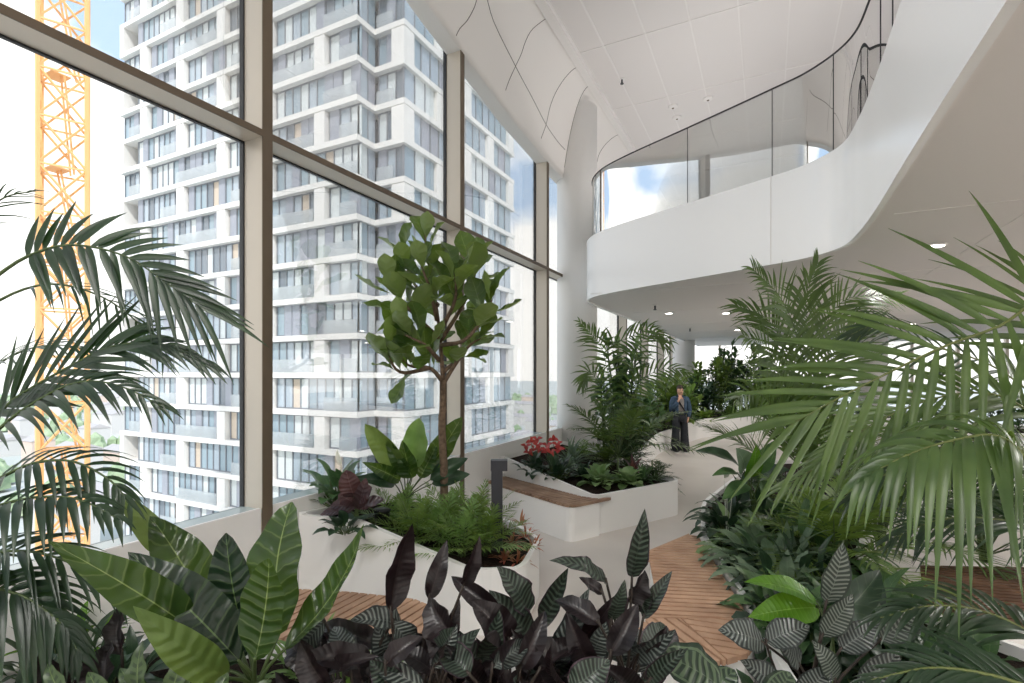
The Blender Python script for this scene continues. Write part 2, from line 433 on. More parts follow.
# added uplights, out of view on the balcony floor, to brighten the upper ceiling
first = None
for x, y in [(2.6, 11.6), (5.7, 10.0), (5.9, 6.5), (5.9, 3.0), (2.4, 15), (5.9, -1)]:
    root = thing('fill_uplight', 'added unseen drum uplight on the balcony floor behind the railing', 'fill_uplight', (x, y, B1-.15), 'added uplights on the balcony floor')
    if first is None:
        mb = MB(); mb.tube([(x, y, B1-.15), (x, y, B1-.02), (x, y, B1+.0)], [.13, .13, .11], 18); a_ = part(mb, 'housing', anth, root)
        ll = bpy.data.lights.new('fill_uplamp', 'AREA'); ll.shape = 'DISK'; ll.size = .3; ll.energy = 11.5; ll.color = (1, .98, .96); ll.spread = R(170)
        lo = bpy.data.objects.new('fill_uplamp', ll); lo.location = (0, 0, .17); lo.rotation_euler = (math.pi, 0, 0); lo.parent = root; COL.objects.link(lo)
        first = (a_, lo)
    else:
        for q in first:
            c = q.copy(); c.parent = root; COL.objects.link(c)
fill_lamp_row([(x, y) for x in (3.2, 7.6, 12) for y in (14.5, 19.5)], B0, 13, 'added far downlights in the soffit', 'added round recessed downlight in the soffit far back over the path')  # added to brighten the far part under the soffit
# ---------------------------------------------------------------- planters and benches
def planter(name, label, pts, rs, th=.045, soil_drop=.07, z0=0.0):
    pl = rounded(pts, rs, 6)
    zs = [p[2] for p in pl]; outer = [(p[0], p[1]) for p in pl]; inner = inset(outer, th)
    c = Vector((sum(p[0] for p in outer)/len(outer), sum(p[1] for p in outer)/len(outer), 0))
    root = thing(name, label, 'planter', c)
    mb = MB(); n = len(outer)
    for i in range(n):
        j = (i+1) % n
        q = [mb.vert(p) for p in ((*outer[i], z0), (*outer[j], z0), (*outer[j], zs[j]), (*outer[i], zs[i]), (*inner[i], zs[i]), (*inner[j], zs[j]), (*inner[j], zs[j]-.3), (*inner[i], zs[i]-.3))]
        mb.face((q[0], q[1], q[2], q[3])); mb.face((q[3], q[2], q[5], q[4])); mb.face((q[4], q[5], q[6], q[7]))
    part(mb, 'planter_wall', white, root)
    mb = MB(); mb.face([mb.vert((*p, zs[i]-soil_drop)) for i, p in enumerate(inset(outer, th*.9))])
    part(mb, 'soil', soilm, root)
    return root
def p3(X, Zd, z): a = xy(X, Zd); return (a[0], a[1], z)
planter('tree_planter', 'white planter island by the window holding the fig tree', [(.27, 5.25, .82), p3(-1.60, 4.48, .80), p3(-.16, 3.98, .52), p3(.10, 4.12, .5), p3(.28, 4.85, .5), p3(.02, 5.4, .5), p3(-.3, 5.75, .52), (.27, 6.7, .7)],
        [0, .3, .2, .15, .15, .2, .2, 0])
planter('bench_planter', 'white planter with built-in wooden bench in front of the column', [p3(-.13, 8.05, .75), p3(1.08, 6.52, .5), p3(2.51, 7.49, .5), p3(2.12, 8.45, .5), p3(1.9, 9.2, .52), (.95, 11.72, .6), (.28, 11.72, .7), (.28, 9.05, .76)],
        [0, .12, .22, .15, 0, 0, 0, 0])
planter('curved_planter', 'long white planter curving along the path behind the standing person', [p3(1.95, 9.2, .5), p3(2.65, 10.5, .5), p3(3.9, 13.4, .52), p3(6.3, 16.6, .6), p3(8.6, 17.4, .62), p3(12.5, 16.6, .6), p3(13.6, 18.3, .6), (8.5, 24, .6), (.3, 24, .6), (.3, 12.7, .6), (.97, 12.7, .6), (.97, 11.74, .6)],
        [0, .5, .8, .8, .8, 0, 0, 0, 0, 0, 0, 0])
planter('side_planter', 'long planting bed with white rim right of the wooden deck', [p3(1.45, .6, .5), p3(1.42, 2.6, .475), p3(1.60, 3.385, .475), p3(1.88, 5.08, .475), p3(2.3, 6.2, .5), p3(4.4, 9.2, .5), p3(6.2, 9.4, .5), p3(4.3, 6.0, .5), p3(3.0, 4.4, .5), p3(2.72, 3.4, .5), p3(3.2, 2.4, .5), p3(3.6, .6, .5)],
        [0, .2, 0, .12, .3, .5, .4, .4, .2, .1, .2, 0])
planter('front_planter', 'foreground planting bed along the bottom of the view', [p3(-3.5, 1.0, .47), p3(-2.58, 3.1, .47), p3(-1.9, 3.05, .47), p3(-.3, 2.95, .47), p3(.45, 2.72, .47), p3(.8, 2.45, .47), p3(1.3, 2.2, .47), p3(1.36, .55, .47), p3(-3.0, .55, .47)],
        [0, 0, .1, .2, .2, .2, .1, 0, 0])
planter('far_planter', 'low white planter far right under the balcony', [p3(11.8, 14.6, .55), p3(17.5, 14.6, .55), p3(17.5, 12.6, .55), p3(10.6, 12.9, .55)], [.3, 0, 0, .5])
# bench in front of the bench planter
def bench(label, wall_poly, zones, z=.45, woodm=wood, th=.035, rs=None):
    c = Vector((sum(p[0] for p in wall_poly)/len(wall_poly), sum(p[1] for p in wall_poly)/len(wall_poly), 0))
    root = thing('bench', label, 'bench', c)
    mb = MB(); mb.prism(wall_poly, 0, z-th-.006)
    part(mb, 'base', white, root)
    mb = MB()
    for poly, d, pitch, gap in zones: slats(mb, poly, d, pitch, gap, z-th, z)
    part(mb, 'wooden_slats', woodm, root)
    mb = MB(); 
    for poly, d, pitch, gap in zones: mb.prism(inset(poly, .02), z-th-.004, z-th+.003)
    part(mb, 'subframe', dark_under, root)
    return root
bp = rounded([xy(-.35, 7.62), xy(.71, 6.21), xy(1.12, 6.50), xy(1.0, 6.66), xy(-.1, 8.05)], [0, .12, .02, 0, 0])
sp_ = rounded([xy(-.36, 7.60), xy(.71, 6.18), xy(1.28, 6.60), xy(1.05, 6.58), xy(.9, 6.68), xy(-.12, 7.98)], [0, .16, 0, 0, 0, 0])
sp_[:0] = []
bd = Vector(xy(.71, 6.21)) - Vector(xy(-.35, 7.62)); pd = (-bd.y, bd.x)
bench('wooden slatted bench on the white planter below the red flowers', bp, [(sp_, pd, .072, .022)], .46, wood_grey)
# deck bench on the right
dk = [xy(1.23, 4.60), xy(1.78, 5.12), xy(1.85, 5.06), xy(1.57, 3.38), xy(1.50, 3.12), xy(1.36, 2.95), xy(1.1, 2.86), xy(.9, 2.84), xy(.72, 2.92), xy(.70, 3.08), xy(.86, 3.32), xy(1.02, 3.62), xy(1.09, 3.9)]
z1 = [xy(1.23, 4.60), xy(1.78, 5.12), xy(1.85, 5.06), xy(1.57, 3.38), xy(.90, 3.38), xy(1.02, 3.62), xy(1.09, 3.9)]
z2 = [xy(1.12, 3.37), xy(1.56, 3.37), xy(1.50, 3.12), xy(1.36, 2.95), xy(1.22, 2.89)]
z3 = [xy(.89, 3.37), xy(1.11, 3.37), xy(1.21, 2.885), xy(1.1, 2.86), xy(.9, 2.84), xy(.72, 2.92), xy(.70, 3.08)]
def dv(X, Zd): a, b = xy(0, 0), xy(X, Zd); return (b[0]-a[0], b[1]-a[1])
dkb = bench('wooden slatted deck bench with rounded near end beside the right planting bed', inset(dk, .015), [(z1, dv(1, -.12), .066, .02), (z2, dv(1, -.35), .072, .018), (z3, dv(.35, -1), .072, .018)], .45)
mb = MB(); a, b = xy(1.23, 4.60), xy(1.78, 5.12)
mb.prism([a, b, (b[0]-.005, b[1]+.03), (a[0]-.02, a[1]+.03)], .36, .452); part(mb, 'end_board', wood, dkb)
dp = [xy(-1.95, 3.14), xy(-1.85, 3.86), xy(-1.2, 3.78), xy(-.7, 3.66), xy(-.5, 3.5), xy(-.55, 3.08)]
bench('light wooden slatted bench between the tree planter and the foreground leaves', dp, [(dp, dv(.55, 1), .07, .016)], .45)
rp = [xy(3.44, 4.30), xy(2.93, 3.62), xy(2.98, 3.42), xy(3.5, 3.15), xy(5.2, 3.4), xy(5.4, 4.2)]
bench('brown slatted bench half hidden behind the drooping right palm frond', rp, [(rp, dv(1, -.2), .06, .018)], .45, mat('shaded_teak', (112, 84, 66), .55, .3, rgb2=(88, 64, 50), nscale=6))  # teak darkened, the shade on this bench put into its colour
# bollard light
pb = G(497, 541, .55)
bo = thing('bollard_light', 'dark grey square bollard light standing in the tree planter', 'bollard light', (pb.x, pb.y, .42))
e1 = Vector((CS, SN, 0)); e2 = Vector((-SN, CS, 0))
def obox(mb, c, hx, hy, z0, z1, mi=0):
    pts = [c + e1*a*hx + e2*b*hy for a, b in ((-1, -1), (1, -1), (1, 1), (-1, 1))]
    mb.prism([(p.x, p.y) for p in pts], z0, z1, mi)
mb = MB(); obox(mb, pb, .05, .04, .42, 1.27); part(mb, 'post', anth, bo)
mb = MB(); obox(mb, pb + e1*.02, .075, .045, 1.19, 1.285); part(mb, 'lamp_head', anth, bo)
mb = MB(); obox(mb, pb + e1*.075, .016, .035, 1.18, 1.19); part(mb, 'light_strip', white, bo)
# black pot
q = G(382, 524, .66)
po = thing('black_pot', 'small black plastic pot in the tree planter beside purple plant', 'pot', (q.x, q.y, .6))
mb = MB(); mb.tube([(q.x, q.y, .62), (q.x, q.y, .78), (q.x, q.y, .79), (q.x, q.y, .80)], [.055, .075, .082, .082], 20); part(mb, 'pot_body', black, po, True)
# ---------------------------------------------------------------- apartment tower
tw_white = mat('tower_concrete', (236, 233, 228), .7, .2)
tw_soff = mat('tower_soffit', (212, 206, 198), .8, .2)
tw_bal = mat('balustrade_glass', (206, 212, 214), .15, .8); tw_bal.node_tree.nodes['Principled BSDF'].inputs['Alpha'].default_value = .45
pane_cols = [mat('window_tint_blue', (172, 184, 194), .08, .9), mat('window_tint_dark', (116, 126, 136), .08, .9), mat('window_curtain', (214, 220, 220), .4, .7),
             mat('window_grey_panel', (160, 164, 174), .5, .4), mat('window_tint_teal', (152, 170, 180), .08, .9), mat('window_warm', (206, 190, 172), .3, .6), mat('window_frame_dark', (130, 134, 140), .5, .4)]
FH = 3.09
base_z = EYE + 21.67
tower = thing('apartment_tower', 'tall white apartment tower with staggered piers seen through the glazing', 'tower', (-40, 42, base_z - 19*FH))
LV = range(-13, 10)
rnd = random.Random(5)
SL, SQ, TQ = 32.0, 34.0, -21.4
TL, TN = -57.8, -24.4
SE = 53.5
slabs, piers, wins, bals = [], [], [], []
outl = [(TL, SL), (TN, SL), (TN, SQ), (TQ, SQ), (TQ, SE), (TL, SE)]
def slab(k):
    z = base_z + k*FH
    mb = MB()
    odd = k % 2
    pl = list(outl)
    mb.prism(pl, z-.45, z, 0)
    o = part(mb, 'floor_slab', tw_white, tower)
def projx(p):
    X = p[0]*CS + p[1]*SN - 4.5 - 0; Zd = -p[0]*SN + p[1]*CS
    # undo the frame: w() is the inverse
    return 512 + F*X/Zd, Zd
def facade_x(s, t0, t1, z, n):   # facade facing -s, between t0<t1; recessed window band
    mb = MB(); d = .55; x = t0; wd = (t1-t0)/n
    for i in range(n):
        a = t0 + wd*i; c = rnd.choice((0, 0, 4, 4, 1, 2, 2, 3, 3, 5 if s < 33 and rnd.random() < .3 else 4))
        dd = d + (.0 if c != 3 else -.12)
        mb.box((a+.05, s+dd, z), (a+wd-.05, s+dd+.1, z+FH-.45), c)
        mb.box((a-.05, s+d-.08, z), (a+.05, s+d+.1, z+FH-.45), 6)
    mb.box((t0, s+d-.06, z), (t1, s+d+.05, z+.12), 6); mb.box((t0, s+d-.06, z+FH-.57), (t1, s+d+.05, z+FH-.45), 6)
    return mb
def facade_y(t, s0, s1, z, n):   # facade facing +t
    mb = MB(); d = .35; wd = (s1-s0)/n
    for i in range(n):
        a = s0 + wd*i; c = rnd.choice((0, 4, 2, 0, 3, 4))
        mb.box((t-d-.1, a+.05, z), (t-d, a+wd-.05, z+FH-.45), c)
        mb.box((t-d-.1, a-.05, z), (t-d+.08, a+.05, z+FH-.45), 6)
    mb.box((t-d-.1, s0, z), (t-d+.08, s1, z+.12), 6)
    return mb
items = []
for k in LV:
    slab(k)
    z = base_z + k*FH     # the storey above slab k
    odd = (k % 2 == 0)    # k=0: glass corner; k=-1: corner block
    if odd: bl = [-40.9 + 6.25, -40.9 - 6.25, ]
    else: bl = [-28.4, -40.9, -53.4]
    if odd: bl = [-34.65, -47.15]
    ed = sorted(bl)
    t = TL if k % 2 else TL + 2.6
    spans = []
    if k % 2 == 0: items.append(('pier', (TL, SL, z), (TL+.7, SL+6, z+FH-.45)))
    for b in ed:
        spans.append((t, b-.75)); items.append(('pier', (b-.65, SL+.02, z), (b+.5, SL+1.2, z+FH-.5))); t = b+.65
    spans.append((t, TN-.05))
    for a, b in spans:
        if b-a < .6: continue
        items.append(('winx', SL, a, b, z, max(2, round((b-a)/.95))))
        # a glass balustrade across part of the bay
        if b - a > 3: items.append(('balx', SL+.12, a+(b-a)*.42, b-.1, z) if k % 2 else ('balx', SL+.12, b-(b-a)*.38, b-.1, z))
    # notch side
    items.append(('winy', TN, SL+.6, SQ+.5, z, 2))
    if odd:
        items.append(('winx', SQ, TN, TQ-.35, z, 3)); items.append(('balx', SQ+.1, TN+.1, TQ-1.2, z))
        br = [39.1, 48.1]
        s = SQ+.35
    else:
        items.append(('winx', SQ, TN, TQ-1.3, z, 2)); items.append(('pier', (TQ-1.3, SQ+.02, z), (TQ-.02, SQ+1.3, z+FH-.5)))
        br = [43.6, 52.7]
        s = SQ+1.3
    for b in br:
        items.append(('winy', TQ, s, b-.6, z, max(2, round((b-.6-s)/1.3)))); items.append(('pier', (TQ-1, b-.6, z), (TQ-.02, b+.6, z+FH-.5))); s = b+.6
    if SE - s > 1: items.append(('winy', TQ, s, SE-.3, z, 3))
def centre(it):
    if it[0] == 'pier': a, b = it[1], it[2]; c = ((a[0]+b[0])/2, (a[1]+b[1])/2, (a[2]+b[2])/2); sz = 1.3
    elif it[0] in ('winx',): c = ((it[2]+it[3])/2, it[1], it[4]+1.2); sz = it[3]-it[2]
    elif it[0] == 'balx': c = ((it[2]+it[3])/2, it[1], it[4]+.5); sz = it[3]-it[2]
    else: c = (it[1], (it[2]+it[3])/2, it[4]+1.2); sz = it[3]-it[2]
    px, Zd = projx(c); py = 373 - (c[2]-EYE)/Zd*F
    vis = -5 < py < 540 and px > 100
    return (1000 if vis else 0) + sz/Zd*100
groups = {'pier': [], 'win': [], 'bal': []}
for it in items: groups[it[0][:3] if it[0] != 'pier' else 'pier'].append(it)
for g, lst in groups.items():
    lst.sort(key=centre, reverse=True)
    rest = MB()
    for i, it in enumerate(lst):
        if it[0] == 'pier': m = MB(); m.box(it[1], it[2])
        elif it[0] == 'winx': m = facade_x(it[1], it[2], it[3], it[4], it[5])
        elif it[0] == 'winy': m = facade_y(it[1], it[2], it[3], it[4], it[5])
        else: m = MB(); m.box((it[2], it[1]-.02, it[4]), (it[3], it[1]+.02, it[4]+1.1))
        nm, ma = {'pier': ('pier', tw_white), 'win': ('window', pane_cols), 'bal': ('balustrade', tw_bal)}[g]
        if i < 100: part(m, nm, ma, tower)
        else:
            o = len(rest.v); rest.v += m.v; rest.f += [tuple(v+o for v in f) for f in m.f]; rest.m += m.m; rest.u += m.u
    if rest.v:
        o = part(rest, nm, ma, tower); o['kind'] = 'stuff'
mb = MB(); mb.prism([(TL+1.4, SL+1.3), (TN-1.2, SL+1.3), (TN-1.2, SQ+1.3), (TQ-.9, SQ+1.3), (TQ-.9, SE-.5), (TL+1.4, SE-.5)], base_z-13*FH, base_z+10*FH); part(mb, 'core', pane_cols[1], tower)
# ---------------------------------------------------------------- tower crane
yel = mat('crane_yellow', (242, 188, 126), .5, .4)
cz = 26.0; cc = P(64, 373, cz); 
cr_ = thing('tower_crane', 'orange yellow lattice mast of a tower crane left of the apartment tower', 'crane', (cc.x, cc.y, -30))
hw = .92; seg = 2.35; ang = .35
cor = [Vector((cc.x + hw*1.414*math.cos(ang+i*math.pi/2), cc.y + hw*1.414*math.sin(ang+i*math.pi/2), 0)) for i in range(4)]
mb = MB()
for c in cor: mb.bar((c.x, c.y, -30), (c.x, c.y, 34), .11, 4)
part(mb, 'mast_chord', yel, cr_)
mb = MB(); z = -30; k = 0
while z < 33:
    for i in range(4):
        a, b = cor[i], cor[(i+1) % 4]
        mb.bar((a.x, a.y, z), (b.x, b.y, z), .06, 4, caps=False)
        m = (a+b)/2
        mb.bar((a.x, a.y, z), (m.x, m.y, z+seg/2), .06, 4, caps=False); mb.bar((b.x, b.y, z), (m.x, m.y, z+seg/2), .06, 4, caps=False)
        mb.bar((a.x, a.y, z+seg), (m.x, m.y, z+seg/2), .06, 4, caps=False); mb.bar((b.x, b.y, z+seg), (m.x, m.y, z+seg/2), .06, 4, caps=False)
    z += seg; k += 1
part(mb, 'lattice_brace', yel, cr_)
mb = MB(); z = -30; k = 0
while z < 33:
    mb.prism([(cc.x-.5, cc.y-.7), (cc.x+.5, cc.y-.7), (cc.x+.5, cc.y+.1), (cc.x-.5, cc.y+.1)], z, z+.05)
    a = Vector((cc.x - .3 if k % 2 else cc.x+.3, cc.y+.4, z)); b = Vector((cc.x + .2 if k % 2 else cc.x-.2, cc.y-.2, z+seg*2))
    mb.bar(a, b, .05, 4); mb.bar(a+Vector((.35, 0, 0)), b+Vector((.35, 0, 0)), .05, 4)
    z += seg*2; k += 1
part(mb, 'ladder', yel, cr_)
# ---------------------------------------------------------------- city
GZ = -42
cityg = mat('hazy_ground', (186, 190, 184), .9, .1, rgb2=(206, 206, 202), nscale=.012)  # distance haze put into the pale ground colour
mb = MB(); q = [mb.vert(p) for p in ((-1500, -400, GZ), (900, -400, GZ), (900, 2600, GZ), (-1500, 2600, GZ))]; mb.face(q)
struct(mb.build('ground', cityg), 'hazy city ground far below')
hz1 = mat('far_facade', (208, 206, 204), .9, .1); hz2 = mat('far_roof', (186, 182, 182), .9, .1); hz3 = mat('far_facade_warm', (216, 198, 186), .9, .1)  # facades and roofs paled to carry the distance haze
treem = mat('far_trees', (150, 172, 138), .9, .1, rgb2=(176, 190, 158), nscale=.2)  # tree colour paled for haze as well
rc = random.Random(11)
cnt = 0
spots = []
for px0, px1, n in ((2, 122, 26), (505, 600, 22)):
    for i in range(n):
        for _ in range(60):
            c_ = (rc.uniform(px0, px1), rc.uniform(90, 700) if i % 3 else rc.uniform(90, 260))
            if not spots or min((P(c_[0], 373, c_[1]) - P(a_, 373, b_)).length for a_, b_ in spots) > 31: spots.append(c_); break
for px, Zd in spots:
    p = P(px, 373, Zd)
    if projx((p.x, p.y))[0] > 122 and projx((p.x, p.y))[0] < 505: continue
    a, b, h = rc.uniform(8, 24), rc.uniform(8, 16), rc.uniform(5, 16)
    root = thing('far_building', 'pale distant low-rise building in the city below the windows', 'building', (p.x, p.y, GZ), 'distant low-rise buildings')
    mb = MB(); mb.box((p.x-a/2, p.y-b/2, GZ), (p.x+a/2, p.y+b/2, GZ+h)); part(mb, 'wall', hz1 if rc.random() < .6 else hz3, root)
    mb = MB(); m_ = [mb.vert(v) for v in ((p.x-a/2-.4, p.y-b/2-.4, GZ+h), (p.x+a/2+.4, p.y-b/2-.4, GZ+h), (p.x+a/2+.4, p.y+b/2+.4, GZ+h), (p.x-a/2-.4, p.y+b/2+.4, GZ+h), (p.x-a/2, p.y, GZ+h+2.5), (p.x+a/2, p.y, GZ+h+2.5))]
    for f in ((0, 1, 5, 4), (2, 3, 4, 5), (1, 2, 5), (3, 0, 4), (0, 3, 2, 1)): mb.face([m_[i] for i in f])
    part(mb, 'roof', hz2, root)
mb = MB()
BX = [P(a_, 373, b_) for a_, b_ in spots]
for i in range(900):
    px = rc.choice((rc.uniform(-20, 130), rc.uniform(505, 640))); p = P(px, 373, rc.uniform(80, 900)); r = rc.uniform(2, 6)
    if min((p-q_).length for q_ in BX) < 22: continue
    tp = [mb.vert((p.x+r*math.cos(a)*rc.uniform(.7, 1.2), p.y+r*math.sin(a)*rc.uniform(.7, 1.2), GZ+r*h_)) for h_, rr in ((.2, 1), ) for a in [j*1.05 for j in range(6)]]
    t2 = [mb.vert((p.x+r*.7*math.cos(a), p.y+r*.7*math.sin(a), GZ+r*1.3)) for a in [j*1.05+.3 for j in range(6)]]
    tt = mb.vert((p.x, p.y, GZ+r*1.9))
    for j in range(6):
        mb.face((tp[j], tp[(j+1) % 6], t2[(j+1) % 6], t2[j])); mb.face((t2[j], t2[(j+1) % 6], tt))
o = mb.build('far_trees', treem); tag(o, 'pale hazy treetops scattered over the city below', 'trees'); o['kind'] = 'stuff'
# ---------------------------------------------------------------- foliage
def cdir(x, y, z): return (w(x, y, z) - w(0, 0, 0))
def leafmat(name, top, top2=None, back=None, rough=.4, pat=None, pcol=(200, 210, 160), pn=14, pk=9, trans=.22, tcol=None, bump=.0, margin=None, spec=.5, pstr=1.0):
    m = bpy.data.materials.new(name); m.use_nodes = True; t = m.node_tree; L = t.links.new
    b = t.nodes['Principled BSDF']; b.inputs['Roughness'].default_value = rough; b.inputs['Specular IOR Level'].default_value = spec
    top2 = top2 or tuple(int(v*.75) for v in top)
    tcx = N(t, 'ShaderNodeTexCoord'); nn = N(t, 'ShaderNodeTexNoise'); nn.inputs['Scale'].default_value = 5; nn.inputs['Detail'].default_value = 3
    L(tcx.outputs['Object'], nn.inputs[0])
    rr = N(t, 'ShaderNodeValToRGB'); rr.color_ramp.elements[0].position = .4; rr.color_ramp.elements[1].position = .62
    rr.color_ramp.elements[0].color = (*lin(top2), 1); rr.color_ramp.elements[1].color = (*lin(top), 1)
    L(nn.outputs[0], rr.inputs[0]); col = rr.outputs[0]
    uv = N(t, 'ShaderNodeUVMap'); uv.uv_map = 'UVMap'; sp = N(t, 'ShaderNodeSeparateXYZ'); L(uv.outputs[0], sp.inputs[0])
    def M_(op, a, b_=None, c_=None):
        n = N(t, 'ShaderNodeMath', operation=op)
        for i, v in enumerate((a, b_, c_)):
            if v is None: continue
            if isinstance(v, (int, float)): n.inputs[i].default_value = v
            else: L(v, n.inputs[i])
        return n.outputs[0]
    au = M_('ABSOLUTE', M_('SUBTRACT', sp.outputs[0], .5))
    def mixc(fac, c):
        nonlocal col
        mx = N(t, 'ShaderNodeMix', data_type='RGBA')
        if isinstance(fac, (int, float)): mx.inputs[0].default_value = fac
        else: L(fac, mx.inputs[0])
        L(col, mx.inputs[6]); mx.inputs[7].default_value = (*lin(c), 1); col = mx.outputs[2]
    sine = None
    if pat in ('stripes', 'veins', 'medal', 'blotch'):
        ph = M_('ADD', M_('ADD', M_('MULTIPLY', sp.outputs[1], pn * 6.2832), M_('MULTIPLY', nn.outputs[0], 14.0)), M_('MULTIPLY', au, -pk * 6.2832 / 3))
        sine = M_('SINE', ph)
    if pat == 'stripes':
        st = M_('MULTIPLY', M_('SMOOTH_MIN', M_('MAXIMUM', M_('MULTIPLY_ADD', sine, 1.6, .1), 0), 1, .1), pstr)
        ed = M_('LESS_THAN', au, .43); mixc(M_('MULTIPLY', st, ed), pcol)
    if pat == 'veins':
        mixc(M_('MULTIPLY', M_('GREATER_THAN', sine, .93), .16 * pstr), pcol)
    if pat == 'medal':
        st = M_('MULTIPLY', M_('MAXIMUM', M_('MULTIPLY_ADD', sine, 1.2, .25), 0), M_('LESS_THAN', au, .33)); mixc(M_('MINIMUM', st, .85), pcol)
        mixc(M_('MULTIPLY', M_('GREATER_THAN', au, .34), M_('LESS_THAN', au, .40)), pcol)
    if pat == 'blotch':
        bl = M_('MULTIPLY', M_('GREATER_THAN', sine, .1), M_('MULTIPLY', M_('LESS_THAN', au, .30), M_('GREATER_THAN', au, .05))); mixc(M_('MULTIPLY', bl, .9), pcol)
    if pat: mixc(M_('MULTIPLY', M_('LESS_THAN', au, .013), .55), pcol if pat != 'blotch' else (150, 170, 100))
    if margin: mixc(M_('GREATER_THAN', au, .46), margin)
    if back:
        ge = N(t, 'ShaderNodeNewGeometry'); mixc(ge.outputs['Backfacing'], back)
    L(col, b.inputs['Base Color'])
    if bump and sine is not None:
        bn = N(t, 'ShaderNodeBump'); bn.inputs['Strength'].default_value = bump; bn.inputs['Distance'].default_value = .004
        L(sine, bn.inputs['Height']); L(bn.outputs[0], b.inputs['Normal'])
    tr = N(t, 'ShaderNodeBsdfTranslucent'); tc_ = tcol or tuple(min(255, int(v*1.25+12)) for v in top); tr.inputs[0].default_value = (*lin(tc_), 1)
    mx = N(t, 'ShaderNodeMixShader'); mx.inputs[0].default_value = trans
    o = t.nodes['Material Output']; L(b.outputs[0], mx.inputs[1]); L(tr.outputs[0], mx.inputs[2]); L(mx.outputs[0], o.inputs[0])
    return m
def prof(kind, v):
    if kind == 'lance': return max(0, math.sin(math.pi * v ** .75)) ** .85
    if kind == 'oval': return max(0, math.sin(math.pi * v ** .9)) ** .6
    if kind == 'obov': return max(0, math.sin(math.pi * min(1, v ** 1.7))) ** .62 * (1 if v < .97 else .8) + .05 * (1 - v)
    if kind == 'strap': return min(1, v * 5 + .25) * (1 - max(0, v - .45) / .55) ** .75
    if kind == 'heart': return max(0, (1 - v)) ** .62 * min(1, v * 9 + .15) * 1.05
    if kind == 'blade': return min(1, .3 + v * 4) * (1 - v ** 2.2)
    return 1
rl_ = random.Random(77)
def leaf(mb, base, tip, width, nrm, kind='lance', bend=.12, fold=.15, nl=10, nw=4, wav=.0, mi=0, rnd=None, tipcurl=0.0):
    """one leaf blade: base->tip with the middle arched along nrm"""
    rnd = rnd or rl_
    b, t = Vector(base), Vector(tip); ax = t - b; L = ax.length
    if L < 1e-5: return
    T0 = ax / L; n = Vector(nrm); n = (n - T0 * n.dot(T0))
    n = n.normalized() if n.length > 1e-4 else T0.orthogonal().normalized()
    ctrl = (b + t) / 2 + n * bend * L * 2
    ph = rnd.random() * 6.28; ids = []
    for i in range(nl + 1):
        v = i / nl
        p = b * (1 - v) ** 2 + ctrl * 2 * v * (1 - v) + t * v * v
        if tipcurl: p = p - n * tipcurl * L * max(0, v - .6) ** 2
        d = ((ctrl - b) * (1 - v) + (t - ctrl) * v)
        d = d.normalized() if d.length > 1e-6 else T0
        side = d.cross(n).normalized(); nn = side.cross(d).normalized()
        hw = width * .5 * prof(kind, min(.999, max(.001, v)))
        row = []
        for j in range(nw + 1):
            a = j / nw * 2 - 1
            h = fold * abs(a) * hw + wav * hw * math.sin(v * 17 + ph + (1.5 if a > 0 else 0)) * abs(a) ** 1.5
            row.append(mb.vert(p + side * a * hw * (1 - .12 * fold) + nn * h))
        ids.append(row)
    for i in range(nl):
        for j in range(nw):
            mb.face((ids[i][j], ids[i][j+1], ids[i+1][j+1], ids[i+1][j]), mi,
                    ((j/nw, i/nl), ((j+1)/nw, i/nl), ((j+1)/nw, (i+1)/nl), (j/nw, (i+1)/nl)))
def leaflet(mb, b, d, L, wd, n, droop, nl=5, mi=0, fold=.35, flat=False):
    side = d.cross(n)
    if side.length < 1e-4: side = d.orthogonal()
    side.normalize(); nn = side.cross(d).normalized(); ids = []
    for i in range(nl + 1):
        v = i / nl
        p = b + d * (L * v * (1 - .12 * droop * v)) + Vector((0, 0, -1)) * droop * L * v ** 2.1
        hw = wd * .5 * prof('blade', min(.999, max(.02, v)))
        if i == nl: hw = wd * .02
        if flat: ids.append((mb.vert(p - side * hw), mb.vert(p + side * hw)))
        else: ids.append((mb.vert(p - side * hw + nn * hw * fold), mb.vert(p), mb.vert(p + side * hw + nn * hw * fold)))
    k = len(ids[0]) - 1
    for i in range(nl):
        for j in range(k):
            mb.face((ids[i][j], ids[i][j+1], ids[i+1][j+1], ids[i+1][j]), mi, ((j/k, i/nl), ((j+1)/k, i/nl), ((j+1)/k, (i+1)/nl), (j/k, (i+1)/nl)))
def frond(mb, pts, up, n, L, wd, a0=70, a1=22, droop=.25, v0=.15, rad=.008, nl=5, lift=.25, mi=0, ms=1, flat=False, rnd=None, prof_=None, jit=.08, sides=(-1, 1), dr=None):
    """pinnate palm frond along pts; up = direction its upper face looks"""
    rnd = rnd or rl_
    c = catmull(pts, 28); up = Vector(up)
    mb.tube(c, [rad * (1 - .8 * i / len(c)) for i in range(len(c))], 5, ms)
    for i in range(n):
        v = v0 + (1 - v0) * (i + .5) / n
        x = v * (len(c) - 1); k = min(int(x), len(c) - 2); f = x - k
        p = c[k].lerp(c[k+1], f); T = (c[k+1] - c[k]).normalized()
        U = (up - T * up.dot(T)).normalized(); S = T.cross(U).normalized()
        vv = (v - v0) / (1 - v0)
        ln = L * (prof_(vv) if prof_ else (.55 + .45 * math.sin(math.pi * min(1, vv * 1.15 + .12))) * (1 - .45 * vv ** 3))
        for sd in sides:
            a = R(a0 + (a1 - a0) * vv ** 1.1 + rnd.uniform(-6, 6))
            d = (T * math.cos(a) + S * sd * math.sin(a) + U * (lift + rnd.uniform(-jit, jit))).normalized()
            leaflet(mb, p + T * rnd.uniform(-.01, .01), d, ln * rnd.uniform(.88, 1.08), wd * (1 - .35 * vv), U, (dr(sd, vv) if dr else droop) * rnd.uniform(.7, 1.3), nl, mi, .35, flat)
